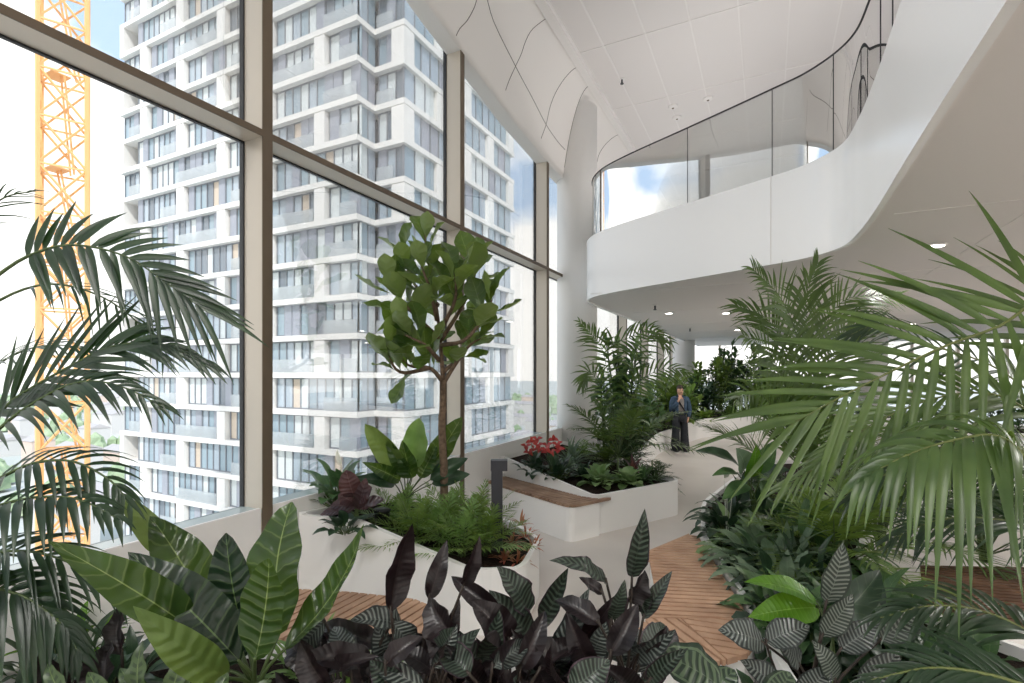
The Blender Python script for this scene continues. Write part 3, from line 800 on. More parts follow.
# leaf materials
m_palm = leafmat('palm_leaf', (84, 108, 58), (58, 82, 44), rough=.35, trans=.25, tcol=(130, 160, 60))
m_palm_dark = leafmat('dark_palm_leaf', (46, 66, 46), (32, 50, 36), rough=.35, trans=.2, tcol=(90, 130, 60))
m_palm_lite = leafmat('light_palm_leaf', (116, 140, 74), (88, 114, 56), rough=.35, trans=.3, tcol=(150, 180, 70))
m_stemg = mat('green_stem', (72, 90, 48), .5); m_stemy = mat('yellow_stem', (100, 110, 58), .5); m_stemd = mat('dark_stem', (58, 50, 44), .6)
m_anth = leafmat('anthurium_leaf', (54, 80, 40), (36, 60, 30), back=(104, 128, 70), rough=.24, pat='veins', pcol=(170, 190, 110), pn=9, pk=5, trans=.22, tcol=(140, 170, 60), bump=.5)
m_anth_d = leafmat('dark_anthurium_leaf', (30, 50, 32), (22, 40, 26), back=(60, 82, 48), rough=.25, pat='veins', pcol=(110, 140, 80), pn=9, pk=5, trans=.12, bump=.6)
m_anth_l = leafmat('pale_anthurium_leaf', (98, 122, 62), (74, 98, 46), rough=.35, pat='veins', pcol=(90, 120, 60), pn=9, pk=5, trans=.3, tcol=(170, 190, 90), bump=.5)
m_cal_d = leafmat('dark_calathea_leaf', (34, 26, 28), (22, 19, 21), rough=.35, pat='veins', pcol=(74, 62, 62), pn=14, pk=8, trans=.05, tcol=(90, 50, 50), bump=.1)
m_cal_s = leafmat('striped_calathea_leaf', (30, 40, 34), (22, 31, 26), back=(42, 27, 34), rough=.32, pat='stripes', pcol=(72, 86, 74), pn=13, pk=9, trans=.07, tcol=(100, 90, 70), bump=.15, margin=(64, 44, 58))
m_cal_si = leafmat('silver_calathea_leaf', (48, 54, 52), (32, 38, 36), back=(42, 28, 34), rough=.28, pat='stripes', pcol=(112, 120, 114), pn=13, pk=9, trans=.08, bump=.3)
m_med = leafmat('medallion_leaf', (38, 56, 42), (28, 44, 32), back=(86, 50, 66), rough=.32, pat='medal', pcol=(92, 110, 84), pn=9, pk=7, trans=.12, bump=.3)
m_rat = leafmat('rattlesnake_leaf', (72, 92, 54), (54, 74, 42), back=(96, 56, 72), rough=.35, pat='blotch', pcol=(34, 52, 32), pn=7, pk=4, trans=.2)
m_bright = leafmat('bright_leaf', (86, 134, 44), (66, 112, 34), rough=.25, pat='veins', pcol=(180, 210, 110), pn=16, pk=6, trans=.3, tcol=(150, 200, 50), bump=.3)
m_fig = leafmat('fig_leaf', (66, 92, 46), (44, 70, 34), back=(120, 138, 88), rough=.35, pat='veins', pcol=(160, 176, 110), pn=5, pk=4, trans=.3, tcol=(150, 180, 60), bump=.4)
m_mid = leafmat('mid_leaf', (80, 112, 66), (54, 84, 48), rough=.4, pat='veins', pcol=(130, 150, 100), pn=7, pk=5, trans=.22)
m_dark = leafmat('dark_leaf', (50, 76, 50), (32, 54, 36), rough=.35, pat='veins', pcol=(90, 112, 80), pn=7, pk=5, trans=.15)
m_grey = leafmat('grey_green_leaf', (124, 144, 116), (88, 110, 86), rough=.5, pat='veins', pcol=(160, 176, 150), pn=7, pk=5, trans=.2)
m_lime = leafmat('lime_leaf', (140, 164, 112), (104, 134, 84), rough=.4, pat='veins', pcol=(90, 130, 70), pn=7, pk=5, trans=.3)
m_red = leafmat('red_bract', (196, 74, 70), (166, 50, 54), rough=.35, trans=.2, tcol=(230, 80, 60), pat='veins', pcol=(225, 120, 100), pn=5, pk=4)
m_brom = leafmat('bromeliad_red', (176, 96, 80), (140, 110, 70), rough=.4, trans=.2, tcol=(220, 120, 90))
m_purple = leafmat('purple_leaf', (70, 54, 58), (48, 38, 44), back=(120, 80, 72), rough=.3, pat='veins', pcol=(140, 110, 110), pn=7, pk=5, trans=.15, tcol=(190, 110, 90), bump=.5)
m_fern = leafmat('fern_leaf', (132, 158, 98), (98, 130, 72), rough=.5, trans=.3, tcol=(150, 190, 80))
m_whitef = mat('white_spathe', (236, 238, 226), .4)
m_bark = mat('grey_bark', (128, 108, 90), .85, .2, rgb2=(98, 82, 68), nscale=30, bump=.5, bscale=90)
def PL(l):                      # [(px,py,Z),...] -> points
    return [P(*q) for q in l]
CAMF = cdir(0, -1, 0)           # towards the viewpoint
UP = Vector((0, 0, 1))
# ---- left foreground palm
lp = thing('kentia_palm', 'dark green kentia palm arching in from the left edge before the crane', 'palm', w(-2.45, 1.95, .43))
LPB = w(-2.45, 1.95, .43)
def lfrond(px, up, n, L, wd, **k):
    mb = MB(); z = k.pop('Z', 1.9)
    pts = [LPB + Vector((rl_.uniform(-.04, .04), rl_.uniform(-.04, .04), .02))] + [P(q[0], q[1], q[2] if len(q) > 2 else z) for q in px]
    frond(mb, pts, up, n, L, wd, rad=.009, nl=7, **k); part(mb, 'frond', [m_palm_dark, m_stemg], lp, True)
def longdr(sd, v): return .55
CF = cdir(0, -1, .25)
lfrond([(-95, 470), (-60, 330), (0, 274), (38, 252), (76, 245), (125, 256), (164, 281), (198, 306)], cdir(0, -1, .35), 20, .27, .040, v0=.46, a0=70, a1=10, lift=.05, dr=lambda s, v: .15 if s < 0 else .3, prof_=lambda v: .75 + .3*v)
lfrond([(-95, 480), (-50, 340), (0, 300), (50, 284), (100, 296), (140, 325), (165, 362)], cdir(0, -.5, 1), 14, .24, .014, Z=2.2, v0=.5, a0=45, lift=.0, droop=.4)
lfrond([(-90, 520), (-50, 460), (0, 412), (23, 393), (76, 363), (114, 346), (160, 344), (207, 363)], cdir(0, -1, .5), 24, .38, .034, v0=.36, a0=42, a1=8, lift=.05, dr=lambda s, v: .05 if v < .5 else .3)
lfrond([(-90, 520), (-50, 480), (0, 428), (40, 399), (80, 382), (120, 386), (165, 408)], cdir(0, -.8, .8), 18, .28, .026, Z=1.8, v0=.40, a0=50, a1=15, lift=.1, droop=.4)
lfrond([(-90, 540), (-40, 500), (0, 478), (35, 463), (75, 462), (112, 482), (130, 505)], cdir(0, -.5, 1), 15, .25, .026, Z=1.75, v0=.4, a0=60, a1=20, lift=.1, droop=.5)
lfrond([(-90, 560), (-40, 520), (0, 505), (40, 497), (80, 500), (120, 520)], cdir(0, -.5, 1), 13, .24, .034, Z=1.65, v0=.42, a0=62, a1=25, lift=.1, droop=.6)
lfrond([(-90, 580), (-40, 560), (0, 552), (40, 553), (85, 570), (122, 598)], cdir(0, -.5, 1), 17, .26, .026, Z=1.7, v0=.3, a0=50, a1=15, lift=.1, droop=.35)
lfrond([(-90, 600), (-40, 590), (0, 590), (30, 600), (62, 625), (80, 655)], cdir(.1, -.6, 1), 20, .24, .034, Z=1.6, v0=.3, a0=55, a1=20, lift=.1, droop=.6)
lfrond([(-90, 540), (-60, 440), (-20, 380), (20, 352), (60, 345), (95, 352)], cdir(0, -.5, 1), 16, .26, .018, Z=2.3, v0=.45, a0=45, lift=.1, droop=.3)
lfrond([(-90, 500), (-70, 320), (-40, 240), (0, 200), (40, 190)], cdir(0, .2, 1), 9, .26, .010, Z=2.2, v0=.55, a0=35, lift=.0, droop=.3)
mb = MB()
for i in range(6):
    a = i*1.05; q = LPB + Vector((.05*math.cos(a), .05*math.sin(a), -.02)); mb.tube([q, q + Vector((.05*math.cos(a), .05*math.sin(a), .5))], [.022, .012], 7)
part(mb, 'stem', m_stemg, lp, True)
# ---- big leaved foreground plant
def plant(name, label, base, cat='plant', group=None): return thing(name, label, cat, base, group)
def bleaf(root, base, tip, wpx, m, kind='lance', nrm=None, bend=.12, fold=.2, wav=.05, stalk=True, Zs=None, ms=None, crown=None, nm='leaf', tc=0, nl=12):
    b, t = P(*base), P(*tip); Zm = (base[2] + tip[2]) / 2
    wd = wpx / F * Zm
    mb = MB(); n = nrm or (CAMF * .8 + UP * .8)
    leaf(mb, b, t, wd, n, kind, bend, fold, nl, 6, wav, 0, None, tc)
    if stalk:
        c = crown or root.location
        c = Vector(c); d = (t - b).normalized(); L = (b - c).length
        mid = (b + c) / 2 + UP * .12 * L - d * .1 * L
        k = catmull([c, mid, b, b + d * (t-b).length * .9 * .0 + d * .01], 8)
        mb.tube(k, [.0075 - .0035 * i / 8 for i in range(9)], 6, 1)
    part(mb, nm, [m, ms or m_stemg], root, True)
ab = P(258, 705, 1.75); ab.z = .44
an = plant('anthurium', 'large bird-nest anthurium with broad upright green leaves, lower left foreground', ab)
AC = P(256, 690, 1.72)
for (b, t, wp, m, kd, n, be, fo) in [
    ((196, 632, 1.62), (48, 541, 1.35), 46, m_anth, 'lance', cdir(.25, -.75, .75), .06, .35),
    ((240, 662, 1.65), (128, 552, 1.6), 58, m_anth_d, 'lance', cdir(.5, -.8, .6), .10, .2),
    ((226, 678, 1.6), (133, 606, 1.4), 38, m_anth_l, 'lance', cdir(.3, -.9, .5), .08, .2),
    ((213, 622, 1.95), (150, 516, 2.0), 50, m_anth, 'lance', cdir(.5, -.7, .5), .16, .2),
    ((172, 560, 2.1), (119, 494, 2.1), 26, m_anth_l, 'lance', cdir(.4, -.6, .6), .06, .2),
    ((246, 640, 1.8), (226, 533, 1.8), 42, m_anth_d, 'oval', cdir(.2, -1, .15), .08, .3),
    ((255, 660, 1.55), (269, 558, 1.5), 50, m_anth, 'oval', cdir(-.1, -1, .2), -.05, .25),
    ((240, 662, 1.85), (211, 573, 1.9), 46, m_anth_d, 'lance', cdir(.5, -.8, .5), .1, .2),
    ((279, 634, 1.75), (292, 502, 1.85), 64, m_anth, 'oval', cdir(-.35, -1, .45), .10, .15),
    ((284, 650, 1.7), (364, 524, 1.75), 40, m_anth, 'lance', cdir(-.6, -.7, .5), -.10, .4),
    ((215, 668, 1.8), (160, 640, 1.9), 40, m_anth_d, 'lance', cdir(.2, -.5, .9), .12, .2)]:
    bleaf(an, b, t, wp, m, kd, n, be, fo, .10, crown=AC, nl=18)
# ---- dark calatheas in the foreground
CB = {}
def cal(key, px, py, Zd, label, z=.42):
    p = P(px, py, Zd); p.z = z
    CB[key] = plant('calathea', label, p)
cal('a', 120, 690, 1.95, 'near-black erect leaves of a low plant left of the anthurium')
cal('b', 350, 700, 1.95, 'dark calathea with flopping silver-striped leaves right of the anthurium')
cal('c', 430, 700, 2.0, 'dark calathea with tall near-black upright leaves before the white planter')
cal('d', 520, 700, 2.0, 'dark calathea with green striped maroon-backed leaves, centre foreground')
cal('e', 615, 700, 2.05, 'dark calathea with one tall striped leaf left of the deck')
cl = [
 ('c', (391, 612), (413, 524), 34, 'd', (.3, -1, 0), -.1), ('c', (429, 600), (447, 540), 22, 'd', (.5, -1, 0), .05), ('c', (463, 586), (480, 536), 19, 'd', (.4, -1, 0), .05),
 ('d', (501, 614), (451, 576), 24, 'd', (.2, -1, .6), .1), ('d', (529, 612), (497, 566), 34, 's', (.3, -.9, .6), .08), ('d', (533, 640), (489, 590), 34, 's', (-.3, -.9, .6), .08),
 ('b', (388, 650), (314, 626), 26, 'd', (.1, -.7, .7), .1), ('b', (373, 662), (290, 662), 32, 'd', (.1, -.7, .7), .1), ('b', (325, 622), (292, 660), 30, 'si', (-.1, -.7, .7), .1),
 ('b', (392, 622), (412, 655), 30, 'si', (.1, -.8, .6), .15), ('b', (402, 625), (350, 620), 30, 'si', (0, -.5, .9), .1),
 ('c', (430, 660), (460, 600), 26, 'd', (.5, -.9, .4), .1), ('c', (455, 640), (430, 598), 40, 'd', (-.2, -.9, .4), .1), ('c', (470, 650), (425, 640), 34, 'si', (0, -.7, .7), .1),
 ('e', (632, 577), (645, 509), 25, 's', (-.2, -1, .1), .05), ('e', (607, 584), (550, 560), 25, 's', (.1, -.6, .8), .12), ('e', (628, 602), (645, 570), 27, 'd', (.3, -1, .3), .05),
 ('e', (643, 619), (672, 571), 19, 's', (-.5, -.9, .4), .05), ('d', (541, 628), (568, 568), 25, 's', (-.4, -1, .3), -.05), ('d', (553, 668), (589, 588), 30, 'si', (-.4, -1, .3), -.05),
 ('e', (580, 642), (618, 594), 30, 'd', (.3, -1, .4), .08), ('e', (610, 655), (638, 604), 30, 'd', (.2, -1, .4), .08), ('e', (603, 594), (579, 577), 14, 'd', (.2, -.9, .6), .05),
 ('e', (637, 610), (653, 588), 16, 's', (-.2, -1, .3), .05), ('e', (640, 648), (667, 626), 22, 'd', (.1, -.8, .8), .1), ('e', (611, 620), (625, 580), 20, 's', (-.2, -1, .3), .05),
 ('d', (509, 640), (471, 600), 40, 'd', (.1, -1, .5), .1), ('d', (480, 660), (500, 610), 30, 's', (.3, -1, .3), .1), ('d', (520, 670), (545, 610), 28, 'd', (-.3, -1, .3), .1),
 ('e', (590, 668), (566, 612), 30, 'd', (.3, -1, .3), .1), ('d', (470, 675), (440, 650), 36, 's', (.1, -.8, .8), .1), ('b', (330, 690), (300, 640), 34, 'd', (.1, -.9, .6), .1),
 ('e', (600, 625), (555, 600), 26, 'd', (.1, -.7, .7), .1), ('e', (570, 690), (610, 660), 40, 's', (.1, -.8, .8), .1), ('c', (400, 690), (370, 660), 36, 's', (.1, -.8, .8), .1),
 ('a', (90, 658), (73, 617), 28, 'd', (.2, -1, .3), .08), ('a', (122, 655), (124, 602), 27, 'd', (-.1, -1, .2), .05), ('a', (105, 690), (112, 640), 40, 'd', (.1, -1, .4), .1), ('a', (70, 690), (40, 650), 34, 'd', (.3, -.8, .6), .1)]
MM = {'d': m_cal_d, 's': m_cal_s, 'si': m_cal_si}
for (k, b, t, wp, m, n, be) in cl:
    r = CB[k]; Zd = 1.9 + rl_.uniform(-.12, .15) - max(0, (b[1] - 640)) * .004
    c = r.location + Vector((rl_.uniform(-.08, .08), rl_.uniform(-.08, .08), 0))
    n = (n[0] + rl_.uniform(-.45, .45), n[1], n[2] + rl_.uniform(-.2, .2))
    bleaf(r, (*b, Zd), (*t, Zd + rl_.uniform(-.12, .12)), wp * .9, MM[m], 'lance', cdir(*n), be, rl_.uniform(.2, .8), .22, crown=c, ms=m_stemd, nl=12, tc=.1)
for i in range(90):      # the leaves lower in the clumps
    k = 'bbccdddeee'[i % 10]; r = CB[k]; px0 = {'b': 345, 'c': 425, 'd': 520, 'e': 610}[k]
    bx, by = px0 + rl_.uniform(-48, 48), rl_.uniform(655, 715); Zd = rl_.uniform(1.7, 2.3)
    a = rl_.uniform(-1.2, 1.2); L = rl_.uniform(40, 70)
    tx, ty = bx + L*math.sin(a), by - L*math.cos(a)*.75
    if ty < 622: ty = 622
    bleaf(r, (bx, by, Zd), (tx, ty, Zd + rl_.uniform(-.15, .15)), rl_.uniform(18, 30), MM[rl_.choice(['d', 'd', 'd', 's', 'si'])], 'lance', cdir(rl_.uniform(-1, 1), -.7, rl_.uniform(.2, .9)), rl_.uniform(.05, .2), rl_.uniform(.2, .9), .25, crown=r.location, ms=m_stemd, nl=8, tc=.1)
# ---- patterned and medallion plants at the lower edge
rt = P(170, 715, 1.5); rt.z = .45
rr_ = plant('rattlesnake_plant', 'light green plant with dark blotched wavy leaves at lower left', rt)
for b, t, wp in [((140, 700), (143, 640), 21), ((170, 700), (186, 652), 20), ((150, 705), (120, 668), 20), ((190, 705), (172, 662), 20), ((70, 705), (48, 662), 18), ((215, 705), (228, 672), 18), ((110, 705), (88, 672), 18), ((240, 708), (272, 680), 20)]:
    bleaf(rr_, (*b, 1.5), (*t, 1.55), wp, m_rat, 'lance', cdir(rl_.uniform(-.3, .3), -.8, .7), .1, .2, .25, crown=rt, nl=12)
md = P(690, 720, 1.9); md.z = .43
mr_ = plant('medallion_plant', 'round-leaved plant with pale ringed leaves below the deck end', md)
for b, t, wp, n in [((722, 688), (660, 654), 52, (.1, -.6, .9)), ((700, 705), (735, 670), 36, (-.3, -.6, .8)), ((650, 705), (632, 682), 34, (.2, -.6, .8)), ((770, 710), (790, 672), 34, (0, -.7, .7)), ((690, 725), (668, 700), 44, (0, -.6, .8))]:
    bleaf(mr_, (*b, 1.9), (*t, 1.95), wp, m_med, 'oval', cdir(*n), .08, .12, .12, crown=md, nl=12)
# ---- striped plant, bright leaves right of the deck
sb = P(815, 700, 2.3); sb.z = .44
st_ = plant('calathea', 'silver striped calathea with an upright white-barred leaf right of the deck', sb)
for b, t, wp, m, n in [((764, 643), (718, 630), 34, 'si', (0, -.7, .8)), ((766, 642), (810, 626), 30, 'si', (0, -.7, .8)), ((826, 603), (843, 542), 26, 'w', (-.2, -1, .2)), ((822, 636), (853, 594), 24, 'w', (-.3, -1, .3)),
                       ((800, 665), (775, 640), 26, 'si', (0, -.7, .8)), ((840, 650), (880, 622), 28, 'si', (0, -.7, .8)), ((835, 680), (812, 640), 24, 'w', (0, -.9, .5)), ((880, 640), (925, 600), 30, 'w', (-.2, -.9, .5)), ((780, 690), (740, 660), 28, 'si', (0, -.8, .7)), ((860, 690), (900, 650), 28, 'si', (0, -.8, .7)), ((800, 700), (830, 665), 28, 'si', (0, -.8, .7))]:
    if 'w' not in MM: MM['w'] = leafmat('white_barred_leaf', (50, 60, 52), (38, 48, 40), back=(66, 42, 52), rough=.3, pat='stripes', pcol=(124, 132, 122), pn=15, pk=9, trans=.08)
    bleaf(st_, (*b, 2.2), (*t, 2.2), wp, MM[m], 'lance', cdir(*n), .1, .2, .1, crown=sb, ms=m_stemd, nl=12)
bb = P(830, 680, 2.5); bb.z = .44
br_ = plant('peace_lily', 'plant with two glossy bright green leaves beside the deck bench', bb)
for b, t, wp, n in [((818, 604), (744, 582), 27, (0, -.5, 1)), ((818, 608), (748, 617), 33, (0, -.8, .8))]:
    bleaf(br_, (*b, 2.45), (*t, 2.4), wp, m_bright, 'lance', cdir(*n), .1, .25, .05, crown=bb, nl=14)
bleaf(br_, (838, 620, 2.6), (880, 570, 2.7), 30, m_dark, 'lance', cdir(0, -.8, .6), .1, .25, .05, crown=bb, nl=12)
# ---------------------------------------------------------------- generic growers
def rosette(name, label, base, n, L, wd, m, kind='lance', el=(20, 75), bend=.14, petiole=.35, ms=None, cat='plant', group=None, seed=1, nl=6, nw=2, fold=.25, wav=.05, flowers=None, spread=.04, root=None, pname='foliage', drp=.6):
    rnd = random.Random(seed); base = Vector(base)
    r = root or thing(name, label, cat, base, group)
    mb = MB()
    for i in range(n):
        az = i * 2.39996 + rnd.uniform(-.3, .3); f = (i + .5) / n; e = R(el[1] + (el[0] - el[1]) * f + rnd.uniform(-8, 8))
        d = Vector((math.cos(az) * math.cos(e), math.sin(az) * math.cos(e), math.sin(e)))
        l = L * rnd.uniform(.55, 1.12); o = base + Vector((math.cos(az), math.sin(az), 0)) * spread * rnd.random()
        pb = o + (d + UP * .25).normalized() * l * petiole
        tip = pb + (d - UP * rnd.uniform(.1, drp) + Vector((rnd.uniform(-.3, .3), rnd.uniform(-.3, .3), 0))).normalized() * l * (1 - petiole)
        n_ = UP - d * .3
        leaf(mb, pb, tip, wd * rnd.uniform(.8, 1.15), n_, kind, bend, fold, nl, nw, wav, 0, rnd)
        mb.bar(o, pb, wd * .035 + .002, 4, 1, caps=False)
    part(mb, pname, [m, ms or m_stemg], r, True)
    return r
def bushy(name, label, base, h, rad, n, L, wd, m, kind='oval', seed=1, stems=5, group=None, cat='plant', nl=4, m2=None):
    """shrub: several stems with leaves around them"""
    rnd = random.Random(seed); base = Vector(base); r = thing(name, label, cat, base, group)
    ms_ = MB(); mb = MB()
    for s in range(stems):
        a = s * 2.4 + rnd.random(); tip = base + Vector((math.cos(a) * rad * rnd.uniform(.2, .9), math.sin(a) * rad * rnd.uniform(.2, .9), h * rnd.uniform(.7, 1)))
        c = catmull([base, (base + tip) / 2 + Vector((rnd.uniform(-.1, .1) * rad, rnd.uniform(-.1, .1) * rad, 0)), tip], 8)
        ms_.tube(c, [.012 * (1 - .6 * i / 8) * max(.6, h) for i in range(9)], 5)
        for i in range(n // stems):
            v = rnd.uniform(.15, 1.0) ** .8; x = v * 7.99; k = int(x); p = c[k].lerp(c[k + 1], x - k)
            az = rnd.uniform(0, 6.28); e = rnd.uniform(-.1, .9) + (.5 if v > .9 else 0)
            d = Vector((math.cos(az) * math.cos(e), math.sin(az) * math.cos(e), math.sin(e))); l = L * rnd.uniform(.7, 1.15)
            b = p + d * l * .18; ms_.bar(p, b, .003, 3, caps=False)
            leaf(mb, b, b + (d - UP * rnd.uniform(0, .4)).normalized() * l, wd * rnd.uniform(.8, 1.1), UP - d * .2, kind, .1, .2, nl, 2, .06, 0 if rnd.random() < .7 or not m2 else 1, rnd)
    part(ms_, 'stem', m_stemg, r, True); part(mb, 'foliage', [m, m2] if m2 else m, r, True)
    return r
def palm(label, base, n, L, leafL, wd, m, el=(15, 80), seed=1, nlf=18, az0=0, azr=6.2832, stem_h=.0, group=None, droopf=.5, name='palm', spec=None, droop=.3, flat=True, nl=3, ms=None, stem_r=.02, rad=.007, a0=62):
    rnd = random.Random(seed); base = Vector(base); r = thing(name, label, 'palm', base, group)
    top = base + Vector((0, 0, stem_h))
    for i in range(n):
        az = az0 + azr * ((i * .618) % 1) + rnd.uniform(-.15, .15); f = (i + .5) / n; e = R(el[1] + (el[0] - el[1]) * f)
        h = Vector((math.cos(az), math.sin(az), 0)); l = L * rnd.uniform(.85, 1.1)
        p = [top + h * l * t * math.cos(e) * 1.0 + UP * (l * t * math.sin(e) - droopf * l * t * t * (1.1 - .4*math.sin(e))) for t in (0, .2, .4, .6, .8, 1)]
        mb = MB(); frond(mb, p, UP * 1 + h * .2, nlf, leafL, wd, a0=a0, v0=.28, droop=droop, nl=nl, flat=flat, rnd=rnd, rad=rad); part(mb, 'frond', [m, ms or m_stemg], r, True)
    for pts in (spec or []):
        mb = MB(); q = [top] + [P(*x) for x in pts]
        frond(mb, q, CAMF + UP * .45, nlf, leafL, wd, a0=a0, v0=.32, droop=droop, nl=nl, flat=flat, rnd=rnd, rad=rad); part(mb, 'frond', [m, ms or m_stemg], r, True)
    mb = MB()
    if stem_h > 0:
        mb.tube([base - UP * .05, base + UP * stem_h * .5, top + UP * .05], [stem_r * 1.2, stem_r, stem_r * .7], 8)
    else:
        for i in range(5): a = i * 1.26; mb.tube([base + Vector((.02 * math.cos(a), .02 * math.sin(a), -.05)), base + Vector((.06 * math.cos(a), .06 * math.sin(a), .3))], [stem_r, stem_r * .6], 6)
    part(mb, 'stem', m_stemg, r, True)
    return r
def GS(px, py, z=.46): return G(px, py, z)
# ---------------------------------------------------------------- fiddle-leaf fig tree
tb = P(444, 505, 5.1); tb.z = .55
ft = thing('fiddle_leaf_fig', 'tall slim fig tree with big leathery leaves standing at the window', 'tree', tb)
ZT_ = 5.1
tr = [P(444, 512, ZT_), P(444, 470, ZT_), P(442, 430, ZT_), P(443, 405, ZT_), P(443, 380, ZT_)]
mb = MB()
def br(pts, r0, r1):
    c = catmull([P(*q) if not isinstance(q, Vector) else q for q in pts], 10); mb.tube(c, [r0 + (r1 - r0) * i / 10 for i in range(11)], 8); return c
trunk = br(tr, .042, .034)
rf = random.Random(3)
brs = [[(443, 382, ZT_), (430, 368, 5.05), (410, 366, 5.0), (395, 352, 4.95)], [(443, 382, ZT_), (441, 350, 5.1), (437, 310, 5.15), (430, 270, 5.1), (425, 235, 5.1)], [(443, 384, ZT_), (455, 365, 5.1), (470, 345, 5.05), (482, 338, 5.0)],
       [(441, 340, 5.1), (420, 320, 5.0), (400, 300, 4.9), (388, 285, 4.9)], [(441, 340, 5.1), (460, 310, 5.2), (472, 285, 5.2), (478, 262, 5.2)], [(438, 305, 5.1), (415, 285, 5.3), (402, 255, 5.35)], [(441, 345, 5.1), (465, 340, 4.8), (485, 315, 4.8), (492, 300, 4.8)],
       [(439, 360, 5.1), (425, 345, 4.8), (405, 335, 4.7)], [(441, 330, 5.1), (455, 300, 4.85), (455, 275, 4.8)], [(437, 320, 5.1), (430, 290, 4.85), (420, 262, 4.8)], [(443, 372, 5.1), (462, 355, 5.4), (478, 325, 5.45)], [(430, 368, 5.05), (400, 372, 4.9), (385, 350, 4.85)]]
cs = [br(b, .024, .007) for b in brs]
part(mb, 'trunk', m_bark, ft, True)
mb = MB()
for k, c in enumerate(cs):
    n = 13 if k in (1, 4, 3) else 9
    for i in range(n):
        v = .25 + .75 * (i + rf.random()) / n; x = min(9.99, v * 10); j = int(x); p = c[j].lerp(c[j+1], x - j)
        T = (c[j+1] - c[j]).normalized(); az = i * 2.4 + k
        o = T.orthogonal().normalized(); o2 = T.cross(o); h = (o * math.cos(az) + o2 * math.sin(az))
        e = .45 + .9 * v * v
        d = (h + T * e + UP * (.5 if v > .7 else .1)).normalized()
        if v > .9: d = (h * .6 + UP * 1.2).normalized()
        L = rf.uniform(.25, .40) * (1 if k in (1, 3, 4) or v < .9 else .9); b = p + d * .05
        mb.bar(p, b, .004, 4, 1, caps=False)
        leaf(mb, b, b + d * L, L * .62, (UP - d * .2 + CAMF * .25 + Vector((rf.uniform(-.3, .3), rf.uniform(-.3, .3), 0))), 'obov', -.08 if rf.random() < .6 else .08, .3, 8, 4, .12, 0, rf)
part(mb, 'foliage', [m_fig, m_stemg], ft, True)
# ---------------------------------------------------------------- tree planter
def low(px, py, Zd, z): p = P(px, py, Zd); p.z = z; return p
bn = low(402, 490, 5.2, .6)
bird = plant('bird_nest_fern', 'rosette of broad upright light green leaves left of the fig trunk', bn)
for b, t, wp, m, be in [((404, 475), (365, 424), 24, m_anth_l, .05), ((414, 468), (419, 418), 27, m_fern, .03), ((424, 475), (462, 417), 24, m_anth, -.05), ((412, 478), (402, 440), 20, m_anth, .05), ((420, 478), (437, 445), 20, m_anth, .0),
                        ((400, 480), (362, 462), 16, m_anth, .12), ((430, 480), (468, 458), 17, m_dark, .1), ((395, 484), (352, 478), 15, m_dark, .15), ((408, 478), (385, 436), 16, m_anth, .05), ((432, 484), (470, 474), 15, m_dark, .12)]:
    bleaf(bird, (*b, 5.1), (*t, 5.0 + (t[0] - 412) * .004), wp, m, 'oval' if wp > 21 else 'lance', CAMF + UP * .4, be, .45, .22, crown=bn + UP * .05)
rosette('peace_lily', 'peace lily with one white flower at left end of the tree planter', low(338, 500, 4.9, .75), 36, .5, .13, m_mid, 'lance', (15, 80), seed=3, nl=6, petiole=.5)
fl = plant('spathe_flower', 'pale upright white spathe flower above the peace lily', low(342, 500, 4.85, .72))
mb = MB(); q = P(341, 465, 4.85); mb.tube([fl.location, (fl.location + q)/2 + CAMF*.02, q], .003, 5); part(mb, 'stem', m_stemg, fl)
mb = MB(); leaf(mb, q, P(337, 449, 4.85), .05, CAMF, 'lance', .1, .4, 6, 4); part(mb, 'spathe', m_whitef, fl, True)
cp = low(356, 515, 4.45, .7)
cro = plant('purple_plant', 'purple bronze broad-leaved plant beside the black pot', cp)
for b, t, wp, n in [((354, 497), (346, 470), 22, (.2, -1, .1)), ((358, 500), (372, 487), 20, (-.3, -.9, .4)), ((354, 503), (338, 495), 16, (.2, -.8, .6)), ((360, 508), (384, 500), 15, (0, -.7, .8)), ((356, 508), (330, 506), 16, (0, -.6, .8)), ((358, 510), (366, 478), 14, (.2, -1, .2)), ((352, 512), (320, 515), 14, (0, -.5, .9))]:
    bleaf(cro, (*b, 4.45), (*t, 4.4), wp, m_purple, 'oval', cdir(*n), .08, .25, .08, crown=cp)
rosette('dark_groundcover', 'dark low leaves at the front rim left of black pot', low(345, 522, 4.35, .7), 22, .3, .1, m_dark, 'lance', (5, 60), seed=9)
for i, (px, py, Zd, s, sc) in enumerate([(418, 520, 4.5, 1, 1.0), (440, 520, 4.6, 2, 1.0), (462, 528, 4.35, 3, .95), (474, 515, 4.75, 4, 1.1), (398, 508, 4.9, 5, 1.0), (450, 510, 5.0, 7, 1.0), (484, 528, 4.45, 8, .8)]):
    palm('feathery small parlour palm ' + ['front of the fig trunk, leftmost', 'directly before the fig trunk', 'right of the fig trunk at the rim', 'behind the bollard light, tallest', 'behind the black pot', 'behind the fig trunk', 'just left of the bollard light'][i],
         low(px, py, Zd, .5), 15, .66*sc, .20, .020, m_fern if i % 3 else m_palm_lite, (25, 82), seed=s, nlf=16, nl=2, name='parlour_palm', stem_r=.008, rad=.003, droopf=.35)
for i, (px, py) in enumerate([(512, 545), (526, 537), (534, 548), (505, 560), (518, 562), (497, 528), (522, 525)]):
    g = G(px, py, .45)
    rosette('bromeliad', 'small reddish bromeliad rosette at the tip of the tree planter', g, 16, .16, .025, m_brom, 'strap', (10, 70), seed=20+i, petiole=.02, nl=4, group='reddish bromeliads at the planter tip', bend=.1)
